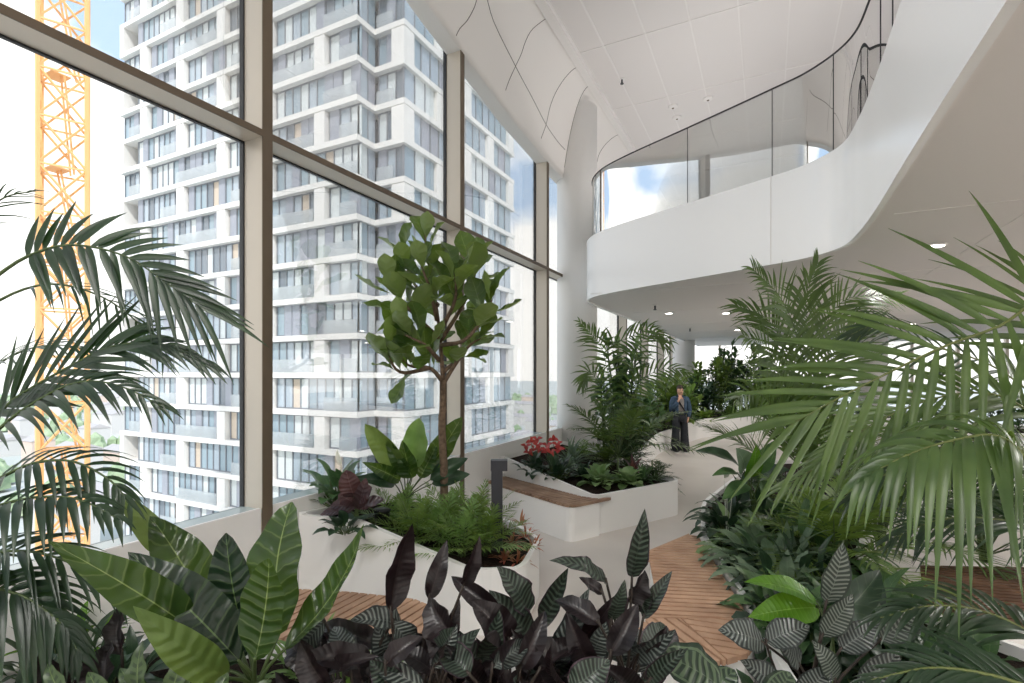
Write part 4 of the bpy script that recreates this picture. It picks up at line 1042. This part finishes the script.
# ---------------------------------------------------------------- bench planter
def g2(px, py, z=.44): return G(px, py, z)
ant = [(532, 462), (541, 458), (552, 470), (558, 462)]
for i, (px, py) in enumerate([(536, 478), (556, 482)]):
    r = rosette('red_anthurium', ['red-flowered plant at the far corner of the bench planter, leftmost', 'red-flowered plant second from the left in the bench planter'][i], g2(px, py, .5), 46, .42, .12, m_dark, 'heart', (10, 85), seed=31+i, nl=5, petiole=.55)
    mb = MB(); rn = random.Random(i)
    fl_ = [(526, 446), (531, 441), (537, 439), (534, 449), (541, 451), (529, 452), (538, 445)] if i == 0 else [(546, 449), (553, 439), (557, 444), (551, 452), (559, 449), (547, 445)]
    for fx, fy in fl_:
        p = P(fx, fy, (7.9 if i == 0 else 7.6) + rn.uniform(-.2, .2)); a = rn.uniform(0, 6.28)
        for j in range(3):
            d = cdir(math.cos(a + j*2.1), -.4, math.sin(a + j*2.1)*.5)
            leaf(mb, p, p + d.normalized()*.10, .085, CAMF + UP, 'heart', .1, .1, 4, 2)
        mb.bar(r.location, p, .004, 4, 1, caps=False)
    part(mb, 'flower', [m_red, m_stemg], r, True)
pb_ = low(618, 480, 8.3, .44)
palm('tall kentia palm with arching fronds in front of the round column', pb_, 9, 1.7, .5, .045, m_palm, (30, 82), seed=41, nlf=18, nl=3, stem_h=.25, name='kentia_palm', droopf=.45, droop=.35,
     spec=[[(612, 400, 8.3), (603, 352, 8.3), (592, 335, 8.3), (580, 322, 8.3)], [(612, 400, 8.3), (609, 350, 8.3), (629, 338, 8.2), (650, 329, 8.1), (672, 342, 8.0)], [(622, 420, 8.2), (630, 392, 8.1), (645, 377, 8.0), (668, 368, 7.9), (690, 374, 7.8)], [(612, 420, 8.3), (600, 385, 8.3), (588, 372, 8.3), (582, 386, 8.3)], [(625, 400, 8.5), (640, 345, 8.7), (655, 335, 8.8), (668, 350, 8.9)]])
bushy('schefflera', 'tall leafy shrub with glossy upright leaves among the kentia fronds', low(626, 470, 8.9, .44), 2.25, .45, 330, .26, .12, m_mid, 'obov', seed=42, stems=7, m2=m_lime)
bushy('schefflera', 'leafy shrub left of the kentia palm by the column foot', low(604, 470, 9.2, .44), 1.8, .3, 150, .24, .11, m_mid, 'obov', seed=43, stems=4)
palm('low fan of narrow arching leaves in the middle of the bench planter', g2(628, 468), 22, .75, .34, .028, m_palm_dark, (5, 80), seed=44, nlf=12, nl=3, name='rhapis_palm', droopf=.5)
palm('lighter feathery low palm left of the dark fan palm', g2(606, 466), 18, .7, .3, .022, m_palm_lite, (5, 78), seed=45, nlf=12, nl=3, name='rhapis_palm', droopf=.5)
palm('feathery low palm behind the grey leaved shrub', g2(580, 462), 14, .6, .26, .02, m_fern, (5, 78), seed=46, nlf=12, nl=3, name='parlour_palm', droopf=.45)
rosette('grey_shrub', 'silvery green spiky shrub behind the red flowers', g2(572, 466, .5), 60, .5, .05, m_grey, 'strap', (5, 85), seed=47, petiole=.1)
rosette('grey_shrub', 'grey green leafy rosette next to the bench rim', g2(566, 477), 50, .38, .07, m_grey, 'lance', (5, 80), seed=48, petiole=.3)
rosette('dark_shrub', 'dark glossy low shrub at the middle of the bench rim', g2(585, 482), 60, .34, .07, m_dark, 'lance', (5, 80), seed=49, petiole=.3)
rosette('dumb_cane', 'pale lime leaved plant at the front corner of the bench planter', g2(599, 488), 44, .36, .13, m_lime, 'oval', (5, 80), seed=50, petiole=.45)
rosette('dumb_cane', 'pale leaved plant right of the lime leaved corner plant', g2(628, 487), 40, .32, .12, m_lime, 'oval', (5, 75), seed=51, petiole=.45)
palm('small dark feathery palm at right end of the bench planter', g2(655, 480), 22, .45, .16, .02, m_palm_dark, (5, 75), seed=52, nlf=12, nl=2, name='parlour_palm', stem_r=.01)
rosette('bronze_shrub', 'small reddish brown shrub behind the pale corner plants', g2(633, 476), 26, .32, .06, m_purple, 'lance', (10, 80), seed=53)
rosette('dark_shrub', 'dark green low shrub between the pale plants and the small palm', g2(642, 483), 40, .3, .06, m_mid, 'lance', (5, 75), seed=54)
# ---------------------------------------------------------------- curved planter and the back
for i, (px, Zd, h, kind) in enumerate([(630, 11.8, 1.3, 'b'), (642, 13.0, 1.5, 'p'), (662, 14, 1.6, 'b'), (672, 15, 1.2, 'b'), (690, 15.8, .9, 'r'), (700, 17.5, 1.4, 'b'), (712, 18.5, 2.3, 'b'), (724, 18.3, 1.6, 'p'), (735, 19, 2.9, 'b'), (748, 19, 1.5, 'p'), (760, 19, 1.3, 'b'), (775, 18.6, 1.5, 'b'), (790, 18.6, 2.0, 'p'), (808, 18.4, 1.5, 'b'), (705, 16.9, .8, 'r'), (730, 18.1, .8, 'r'), (632, 11, .9, 'b'), (636, 11.4, .6, 'r'), (682, 15, .9, 'b'), (770, 20.5, 2.6, 'b'), (720, 20.5, 2.4, 'b'), (830, 18.4, 1.6, 'p'), (745, 18, .8, 'r'), (765, 18, .8, 'r'), (785, 17.9, .8, 'r'), (752, 20.6, 2.2, 'b'), (625, 12, 1.2, 'p'), (690, 18.5, 1.7, 'b')]):
    p = low(px, 400, Zd, .48); where = ['left of the person', 'behind the person', 'right of the person', 'far behind the middle palm'][0 if px < 666 else 1 if px < 690 else 2 if px < 755 else 3]
    m = [m_mid, m_dark, m_palm_lite, m_fern][i % 4]
    if kind == 'b': bushy('leafy_shrub', 'leafy green shrub in the curved planter ' + where, p, h*.92, .6 + h*.15, int(220 + 110*h), .30, .14, m, 'obov', seed=60+i, stems=10, group='leafy shrubs ' + where, nl=3)
    elif kind == 'p': palm('feathery palm in the curved planter ' + where, p, 14, h*.95, .34, .03, m_palm if i % 2 else m_fern, (10, 82), seed=60+i, nlf=12, nl=2, name='background_palm', group='feathery palms ' + where, droopf=.5)
    else: rosette('low_foliage', 'low leafy plant at the curved planter rim ' + where, p, 50, .55, .12, m, 'lance', (5, 75), seed=60+i, nl=4, group='low plants ' + where)
for i, (px, Zd) in enumerate([(860, 13.6), (900, 13.4), (940, 13.2), (985, 13), (1015, 13.2)]):
    bushy('leafy_shrub', 'leafy shrub in the low far right planter', low(px, 400, Zd, .45), 1.0, .45, 130, .24, .09, m_dark if i % 2 else m_mid, 'oval', seed=95+i, stems=6, group='shrubs of the far right planter', nl=3)
# ---------------------------------------------------------------- side planter, middle distance
palm('tall palm with fan-like raised fronds right of the path, middle distance', low(806, 560, 5.2, .42), 5, 1.5, .72, .036, m_palm, (45, 82), seed=110, nlf=32, a0=52, nl=4, name='kentia_palm', stem_h=.35, droopf=.35, droop=.3,
     spec=[[(812, 440, 5.1), (800, 350, 5.0), (782, 300, 4.9), (752, 268, 4.8)], [(814, 430, 5.2), (812, 350, 5.2), (806, 300, 5.2), (818, 262, 5.2)], [(805, 440, 5.1), (785, 385, 5.0), (768, 352, 4.9), (742, 335, 4.7)], [(816, 440, 5.2), (830, 370, 5.3), (845, 330, 5.4), (880, 318, 5.5)], [(800, 450, 5.0), (775, 410, 4.8), (755, 392, 4.6), (735, 400, 4.4)], [(812, 430, 5.2), (822, 340, 5.4), (845, 300, 5.6), (900, 295, 5.8)], [(806, 440, 5.1), (790, 360, 5.3), (768, 320, 5.4), (735, 305, 5.5)]])
palm('arching dark feathery palm low beside the path', low(768, 470, 6.6, .42), 16, .65, .32, .026, m_palm_dark, (10, 75), seed=111, nlf=16, nl=3, name='parlour_palm', droopf=.45)
palm('dense feathery palm behind the drooping right frond', low(880, 520, 5.0, .42), 18, 1.5, .4, .03, m_palm, (20, 82), seed=112, nlf=20, nl=3, name='areca_palm', droopf=.5)
palm('broad dark palm behind the right edge fronds', low(985, 520, 4.6, .42), 14, 1.7, .5, .034, m_palm_dark, (25, 82), seed=117, nlf=22, nl=3, name='areca_palm', droopf=.5)
palm('dark dense palm farther right under the soffit', low(935, 500, 5.8, .42), 16, 1.8, .42, .03, m_palm_dark, (20, 82), seed=113, nlf=20, nl=3, name='areca_palm', droopf=.5)
palm('feathery light palm between the path palm and the right palm', low(835, 520, 4.3, .42), 20, 1.25, .42, .028, m_palm_lite, (15, 80), seed=114, nlf=20, nl=3, name='areca_palm', droopf=.5)
bl = low(757, 520, 4.9, .42)
bg_ = plant('philodendron', 'dark plant with one long leaf pointing over the path', bl)
for b, t, wp, m, n in [((740, 468), (695, 451), 20, m_dark, (0, -.6, .9)), ((738, 474), (712, 476), 12, m_mid, (0, -.6, .9)), ((744, 470), (736, 448), 24, m_grey, (0, -1, .3)), ((752, 472), (775, 440), 22, m_mid, (0, -1, .4)), ((748, 478), (756, 445), 18, m_bright, (0, -1, .4)), ((748, 485), (722, 500), 18, m_mid, (0, -.6, .9)), ((760, 480), (790, 470), 22, m_dark, (0, -.6, .9))]:
    bleaf(bg_, (*b, 4.8), (*t, 4.6), wp, m, 'lance', cdir(*n), .1, .25, .05, crown=bl + UP*.1)
rosette('peace_lily', 'peace lily with small white flowers on the planting bed rim', low(726, 520, 5.0, .42), 44, .5, .12, m_dark, 'lance', (5, 82), seed=120, petiole=.45)
f = plant('white_flower', 'tiny white flower cluster above the peace lily by the path', low(727, 500, 4.9, .44)); mb = MB()
for dx, dy in ((0, 0), (9, 8), (3, 14)):
    q = P(724+dx, 478+dy, 4.85); leaf(mb, q, P(729+dx, 470+dy, 4.85), .05, CAMF, 'oval', .1, .3, 4, 2); mb.bar(f.location, q, .003, 4, caps=False)
part(mb, 'flower', m_whitef, f, True)
for i, (px, py, Zd, n, L, wd, m, kd, lab) in enumerate([
    (762, 560, 4.2, 60, .36, .10, m_grey, 'oval', 'grey green shrub spilling over the white rim beside the deck'), (785, 590, 3.7, 60, .34, .10, m_grey, 'lance', 'grey leaved drooping shrub nearer along the white rim'),
    (770, 540, 4.3, 60, .5, .10, m_grey, 'heart', 'mid green bushy plant behind the grey shrubs'), (790, 560, 3.9, 60, .45, .08, m_dark, 'lance', 'dark bushy plant between the grey shrubs and the right palm'),
    (800, 620, 3.2, 36, .30, .12, m_dark, 'oval', 'dark round-leaved low plant beside the bright leaves'), (800, 600, 3.2, 50, .4, .09, m_mid, 'lance', 'green bushy low plant behind the bright leaves'),
    (840, 590, 3.1, 60, .42, .10, m_dark, 'oval', 'dark undergrowth below the drooping frond'), (870, 600, 3.3, 50, .4, .09, m_mid, 'lance', 'green undergrowth left of the far bench'),
    (900, 640, 2.6, 50, .36, .10, m_dark, 'oval', 'dark leafy plant below the far bench'), (960, 640, 2.6, 50, .36, .10, m_mid, 'oval', 'round-leaved plant before the white base of the far bench'),
    (752, 530, 4.7, 50, .38, .10, m_lime, 'lance', 'leafy clump at the far end of the deck'), (820, 540, 4.4, 60, .6, .08, m_mid, 'strap', 'strappy plant under the palm crowns'),
    (1000, 660, 2.3, 50, .4, .10, m_dark, 'oval', 'dark low plant at the lower right corner'), (745, 500, 5.5, 60, .5, .10, m_dark, 'lance', 'dark leafy clump bordering the path'), (775, 500, 5.4, 60, .55, .1, m_mid, 'lance', 'tall leafy clump left of the light feathery palm'),
    (790, 690, 2.2, 30, .25, .07, m_dark, 'lance', 'dark filler plant right of the deck end')]):
    rosette('leafy_plant', lab, low(px, py, Zd, .42), int(n*1.2), L*1.05, wd, m, kd, (-5, 85), seed=130+i, petiole=.35, nl=6, nw=2, spread=.25, drp=1.3, wav=.12)
# ---- right foreground palm
rb = w(2.35, 1.75, .43); rp_ = thing('kentia_palm', 'big green palm filling the right edge with long drooping fronds', 'palm', rb)
def rfrond(px, up, n, L, wd, Z=2.0, m=None, **k):
    mb = MB(); pts = [rb + Vector((rl_.uniform(-.04, .04), rl_.uniform(-.04, .04), .02))] + [P(q[0], q[1], q[2] if len(q) > 2 else Z) for q in px]
    frond(mb, pts, up, n, L, wd, rad=.010, nl=8, **k); part(mb, 'frond', [m or m_palm, m_stemy], rp_, True)
rfrond([(1120, 500, 1.9), (1090, 350, 1.95), (1040, 305, 2), (1000, 326, 2), (945, 346, 2), (890, 372, 2), (835, 400, 2), (790, 425, 2)], cdir(0, -1, .35), 19, .62, .042, v0=.36, a0=72, a1=16, lift=.0, m=m_palm, dr=lambda s, v: .12, prof_=lambda v: 1.05-.35*v)
rfrond([(1090, 640, 1.6), (1045, 560, 1.65), (1030, 470, 1.7), (1000, 437, 1.7), (955, 440, 1.7), (905, 456, 1.7), (860, 480, 1.7)], cdir(0, -.6, .9), 17, .42, .044, v0=.48, a0=66, a1=22, lift=.10, m=m_palm, dr=lambda s, v: .8)
rfrond([(1090, 690, 1.6), (1040, 640, 1.7), (985, 612, 1.8), (930, 606, 1.8), (880, 618, 1.8)], cdir(0, -.5, .9), 22, .34, .026, v0=.35, a0=50, a1=16, lift=.15, m=m_palm_dark, droop=.45)
rfrond([(1090, 700, 1.4), (1040, 690, 1.4), (985, 674, 1.45), (930, 668, 1.5), (870, 680, 1.5)], cdir(0, -.5, .9), 22, .28, .020, v0=.3, a0=50, a1=16, lift=.1, m=m_palm_dark, droop=.3)
rfrond([(1110, 560, 2.3), (1060, 450, 2.4), (1010, 400, 2.5), (950, 395, 2.6), (880, 420, 2.7), (820, 460, 2.7)], cdir(0, -.8, .7), 24, .6, .038, v0=.42, a0=55, a1=14, lift=.05, m=m_palm, droop=.25)
rfrond([(1110, 560, 2.6), (1050, 470, 2.8), (980, 440, 2.9), (910, 460, 3.0), (850, 500, 3.0)], cdir(0, -.6, .9), 24, .55, .034, v0=.4, a0=55, a1=16, lift=.1, m=m_palm_dark, droop=.4)
rfrond([(1110, 480, 2.1), (1085, 400, 2.15), (1062, 350, 2.2), (1050, 318, 2.2), (1040, 290, 2.25), (1030, 262, 2.3)], cdir(0, -1, .2), 9, .62, .034, v0=.45, a0=62, a1=40, lift=.0, m=m_palm, droop=.12, sides=(-1,))
rfrond([(1110, 600, 2.2), (1050, 540, 2.3), (1000, 520, 2.4), (940, 520, 2.5), (890, 540, 2.5)], cdir(0, -.4, .9), 22, .4, .03, v0=.35, a0=55, a1=18, lift=.15, m=m_palm_dark, droop=.45)
rfrond([(1110, 560, 3.0), (1060, 430, 3.2), (1000, 370, 3.3), (930, 345, 3.4), (880, 325, 3.4), (850, 335, 3.4)], cdir(0, -.8, .6), 22, .5, .03, v0=.4, a0=55, a1=15, lift=.05, m=m_palm_dark, droop=.25)
rfrond([(1110, 560, 3.4), (1060, 480, 3.5), (1000, 440, 3.5), (920, 430, 3.6), (840, 455, 3.6), (780, 490, 3.6)], cdir(0, -.7, .8), 28, .65, .036, v0=.35, a0=50, a1=15, lift=.05, m=m_palm, droop=.3)
mb = MB()
for i in range(6):
    a = i*1.05; q = rb + Vector((.06*math.cos(a), .06*math.sin(a), -.02)); mb.tube([q, q + Vector((.06*math.cos(a), .06*math.sin(a), .6))], [.024, .014], 7)
part(mb, 'stem', m_stemg, rp_, True)
# ---- filler at the front bed
for i, (px, py, Zd, n, L, wd, m, lab) in enumerate([
    (315, 640, 2.7, 60, .3, .03, m_fern, 'fine light green ferny clump before the left wooden bench'), (360, 640, 2.6, 50, .28, .03, m_fern, 'thin green grassy tuft behind the flopping striped leaves'), (30, 690, 2.3, 40, .35, .08, m_dark, 'dark leafy clump at the lower left corner'),
    (110, 650, 2.6, 40, .3, .07, m_dark, 'dark low plant near bare soil by the parapet'), (60, 640, 2.8, 40, .35, .05, m_palm_dark, 'dark strappy plant under the left palm'), (200, 690, 1.9, 40, .3, .08, m_dark, 'dark filler leaves below the anthurium'),
    (460, 700, 1.8, 50, .28, .07, m_cal_d, 'near-black filler leaves centre left'), (560, 700, 1.8, 50, .28, .07, m_cal_d, 'near-black filler leaves centre right'), (380, 700, 1.8, 50, .28, .07, m_cal_d, 'near-black filler leaves under striped leaves'), (640, 700, 2.0, 40, .24, .06, m_dark, 'dark green filler left of the medallion leaves'), (75, 596, 3.0, 24, .26, .06, m_bright, 'small bright green plant under the left palm')]):
    rosette('leafy_plant', lab, low(px, py, Zd, .43), n, L*1.1, wd, m, 'lance', (0, 85), seed=160+i, petiole=.3, nl=5, nw=2, spread=.15)
# ---------------------------------------------------------------- the standing person
pf = G(680, 452, 0); per = thing('person', 'person in blue jacket and wide dark trousers standing on the path, hand at chin', 'person', pf)
per.rotation_euler = (0, 0, math.atan(.5))      # local x = viewer's right, local y = away from the viewer
skin = mat('skin', (206, 160, 136), .5); denim = mat('blue_denim', (72, 90, 112), .8, .2, rgb2=(56, 76, 92), nscale=14); trou = mat('charcoal_cloth', (52, 54, 58), .85, .2, rgb2=(42, 44, 48), nscale=10)
hairm = mat('dark_hair', (52, 40, 34), .6); shoem = mat('black_shoe', (28, 28, 30), .5); solem = mat('white_sole', (220, 220, 216), .6); topm = mat('grey_patterned_top', (150, 144, 140), .8, rgb2=(104, 98, 98), nscale=60)
V = []; E = []; RD = []
def nd(x, y, z, r, par=None):
    V.append((x, y, z)); RD.append(r if hasattr(r, '__len__') else (r, r))
    if par is not None: E.append((par, len(V)-1))
    return len(V)-1
pel = nd(0, 0, .93, (.13, .10)); wa = nd(0, 0, 1.06, (.12, .09), pel); ch = nd(0, .0, 1.24, (.14, .10), wa); uc = nd(0, .01, 1.37, (.13, .09), ch)
nk = nd(0, .0, 1.47, .05, uc); hd0 = nd(0, -.01, 1.54, .062, nk); hd1 = nd(0, -.02, 1.61, (.076, .088), hd0); hd2 = nd(0, -.015, 1.68, (.07, .08), hd1)
nd(-.0, -.108, 1.59, .012, hd1)
for s in (-1, 1): nd(.078*s, .0, 1.605, .014, hd1)
for s in (-1, 1):
    h = nd(.09*s, 0, .88, .085, pel); k = nd(.10*s, -.01, .48, .055, h); a = nd(.105*s, .01, .09, .036, k); f = nd(.115*s, -.07, .04, .034, a); nd(.12*s, -.14, .03, .028, f)
def hand(i, p, d, side, pn):
    p, d, side, pn = map(Vector, (p, d, side, pn)); m = nd(*(p + d*.045), (.030, .017), i)
    for j, l in enumerate((.066, .076, .070, .055)):
        b = p + d*.085 + side*(.0135*(1.5-j)*1.45); k1 = nd(*b, .0085, m); k2 = nd(*(b + d*l*.5 + pn*.012), .0075, k1); nd(*(b + d*l*.8 + pn*.035), .0065, k2)
    t1 = nd(*(p + d*.03 + side*.038), .0095, m); t2 = nd(*(p + d*.06 + side*.05 + pn*.012), .008, t1); nd(*(p + d*.085 + side*.045 + pn*.02), .007, t2)
sh = nd(-.165, .01, 1.38, .055, uc); el = nd(-.235, -.03, 1.11, .042, sh); wr = nd(-.095, -.19, 1.36, .027, el)
hand(wr, (-.085, -.185, 1.38), (.35, .25, .9), (.75, -.35, -.3), (.3, .9, -.2))
sh = nd(.165, .01, 1.38, .055, uc); el = nd(.255, .03, 1.10, .042, sh); wr = nd(.205, -.04, .90, .028, el)
hand(wr, (.20, -.045, .88), (-.2, -.1, -.95), (-.3, -.9, .2), (-.9, .2, 0))
me = bpy.data.meshes.new('body'); me.from_pydata(V, E, []); bo_ = bpy.data.objects.new('body', me); COL.objects.link(bo_); bo_.parent = per; me.materials.append(skin)
sk = bo_.modifiers.new('skin', 'SKIN'); sk.use_smooth_shade = True
for i, r in enumerate(RD): me.skin_vertices[0].data[i].radius = r
me.skin_vertices[0].data[0].use_root = True
ss = bo_.modifiers.new('sub', 'SUBSURF'); ss.levels = 2; ss.render_levels = 2
def loft(mb, rings, k=16, mi=0):      # rings: (x,y,z,rx,ry)
    ids = [[mb.vert((x + rx*math.cos(6.2832*j/k), y + ry*math.sin(6.2832*j/k), z)) for j in range(k)] for x, y, z, rx, ry in rings]
    for a, b in zip(ids, ids[1:]):
        for j in range(k): mb.face((a[j], a[(j+1) % k], b[(j+1) % k], b[j]), mi)
    mb.face(ids[0][::-1], mi); mb.face(ids[-1], mi)
def pp(mb, nm, m, par=per): return mb.build(nm, m, par, True)
mb = MB()
loft(mb, [(0, 0, .80, .175, .125), (0, 0, .93, .170, .125), (0, 0, 1.04, .145, .11)])
for s in (-1, 1): loft(mb, [(.125*s, -.02, .045, .125, .135), (.12*s, 0, .25, .112, .12), (.112*s, 0, .5, .10, .108), (.10*s, 0, .75, .098, .112), (.085*s, 0, .92, .09, .11)])
pp(mb, 'trousers', trou)
mb = MB(); loft(mb, [(0, -.01, 1.02, .14, .108), (0, -.012, 1.2, .145, .112), (0, -.01, 1.36, .12, .095), (0, 0, 1.44, .062, .06)]); pp(mb, 'top', topm)
mb = MB()
k = 22
rings = [(1.0, .185, .135), (1.12, .18, .135), (1.25, .19, .14), (1.36, .19, .125), (1.43, .13, .10), (1.47, .075, .075)]
ids = []
for z, rx, ry in rings:      # open at the front
    ids.append([mb.vert((rx*math.cos(R(-90+24+j*(312/k))), .012+ry*math.sin(R(-90+24+j*(312/k))), z)) for j in range(k+1)])
for a, b in zip(ids, ids[1:]):
    for j in range(k): mb.face((a[j], a[j+1], b[j+1], b[j]))
mb.tube([(-.10, .01, 1.425), (-.16, .01, 1.395), (-.215, -.0, 1.26), (-.24, -.03, 1.10), (-.19, -.10, 1.20), (-.115, -.175, 1.325)], [.05, .082, .07, .064, .056, .044], 12)
mb.tube([(.10, .01, 1.425), (.16, .01, 1.395), (.225, .02, 1.26), (.262, .03, 1.09), (.235, -.01, 1.0), (.212, -.035, .915)], [.05, .082, .07, .062, .054, .046], 12)
mb.tube([(-.07, -.055, 1.46), (-.05, .06, 1.49), (.05, .06, 1.49), (.07, -.055, 1.46)], .022, 6)
ja = pp(mb, 'jacket', denim); sd_ = ja.modifiers.new('cloth', 'SOLIDIFY'); sd_.thickness = .008
mb = MB(); mb.tube([(-.10, -.09, 1.43), (-.05, -.135, 1.3), (.04, -.15, 1.15), (.12, -.14, 1.03)], .016, 6); pp(mb, 'shoulder_strap', shoem)
for s in (-1, 1):
    mb = MB(); loft(mb, [(.118*s, -.06, .012, .05, .135), (.118*s, -.06, .045, .05, .13), (.115*s, -.04, .08, .045, .10)]); sh_ = pp(mb, 'shoe', shoem)
    mb = MB(); loft(mb, [(.118*s, -.06, .0, .054, .14), (.118*s, -.06, .02, .054, .14)]); pp(mb, 'sole', solem, sh_)
mb = MB(); loft(mb, [(0, .035, 1.57, .074, .068), (0, .02, 1.63, .088, .088), (0, .008, 1.69, .088, .098), (0, .0, 1.735, .07, .085), (0, .0, 1.76, .03, .04)]); pp(mb, 'hair', hairm)
mb = MB()
for s in (-1, 1): mb.tube([(.03*s, -.104, 1.622), (.03*s, -.112, 1.622)], [.011, .006], 8)
mb.tube([(-.022, -.098, 1.556), (.022, -.098, 1.556)], .005, 6); 
for s in (-1, 1): mb.tube([(.015*s, -.106, 1.642), (.045*s, -.098, 1.642)], .004, 5)
pp(mb, 'face_features', hairm)
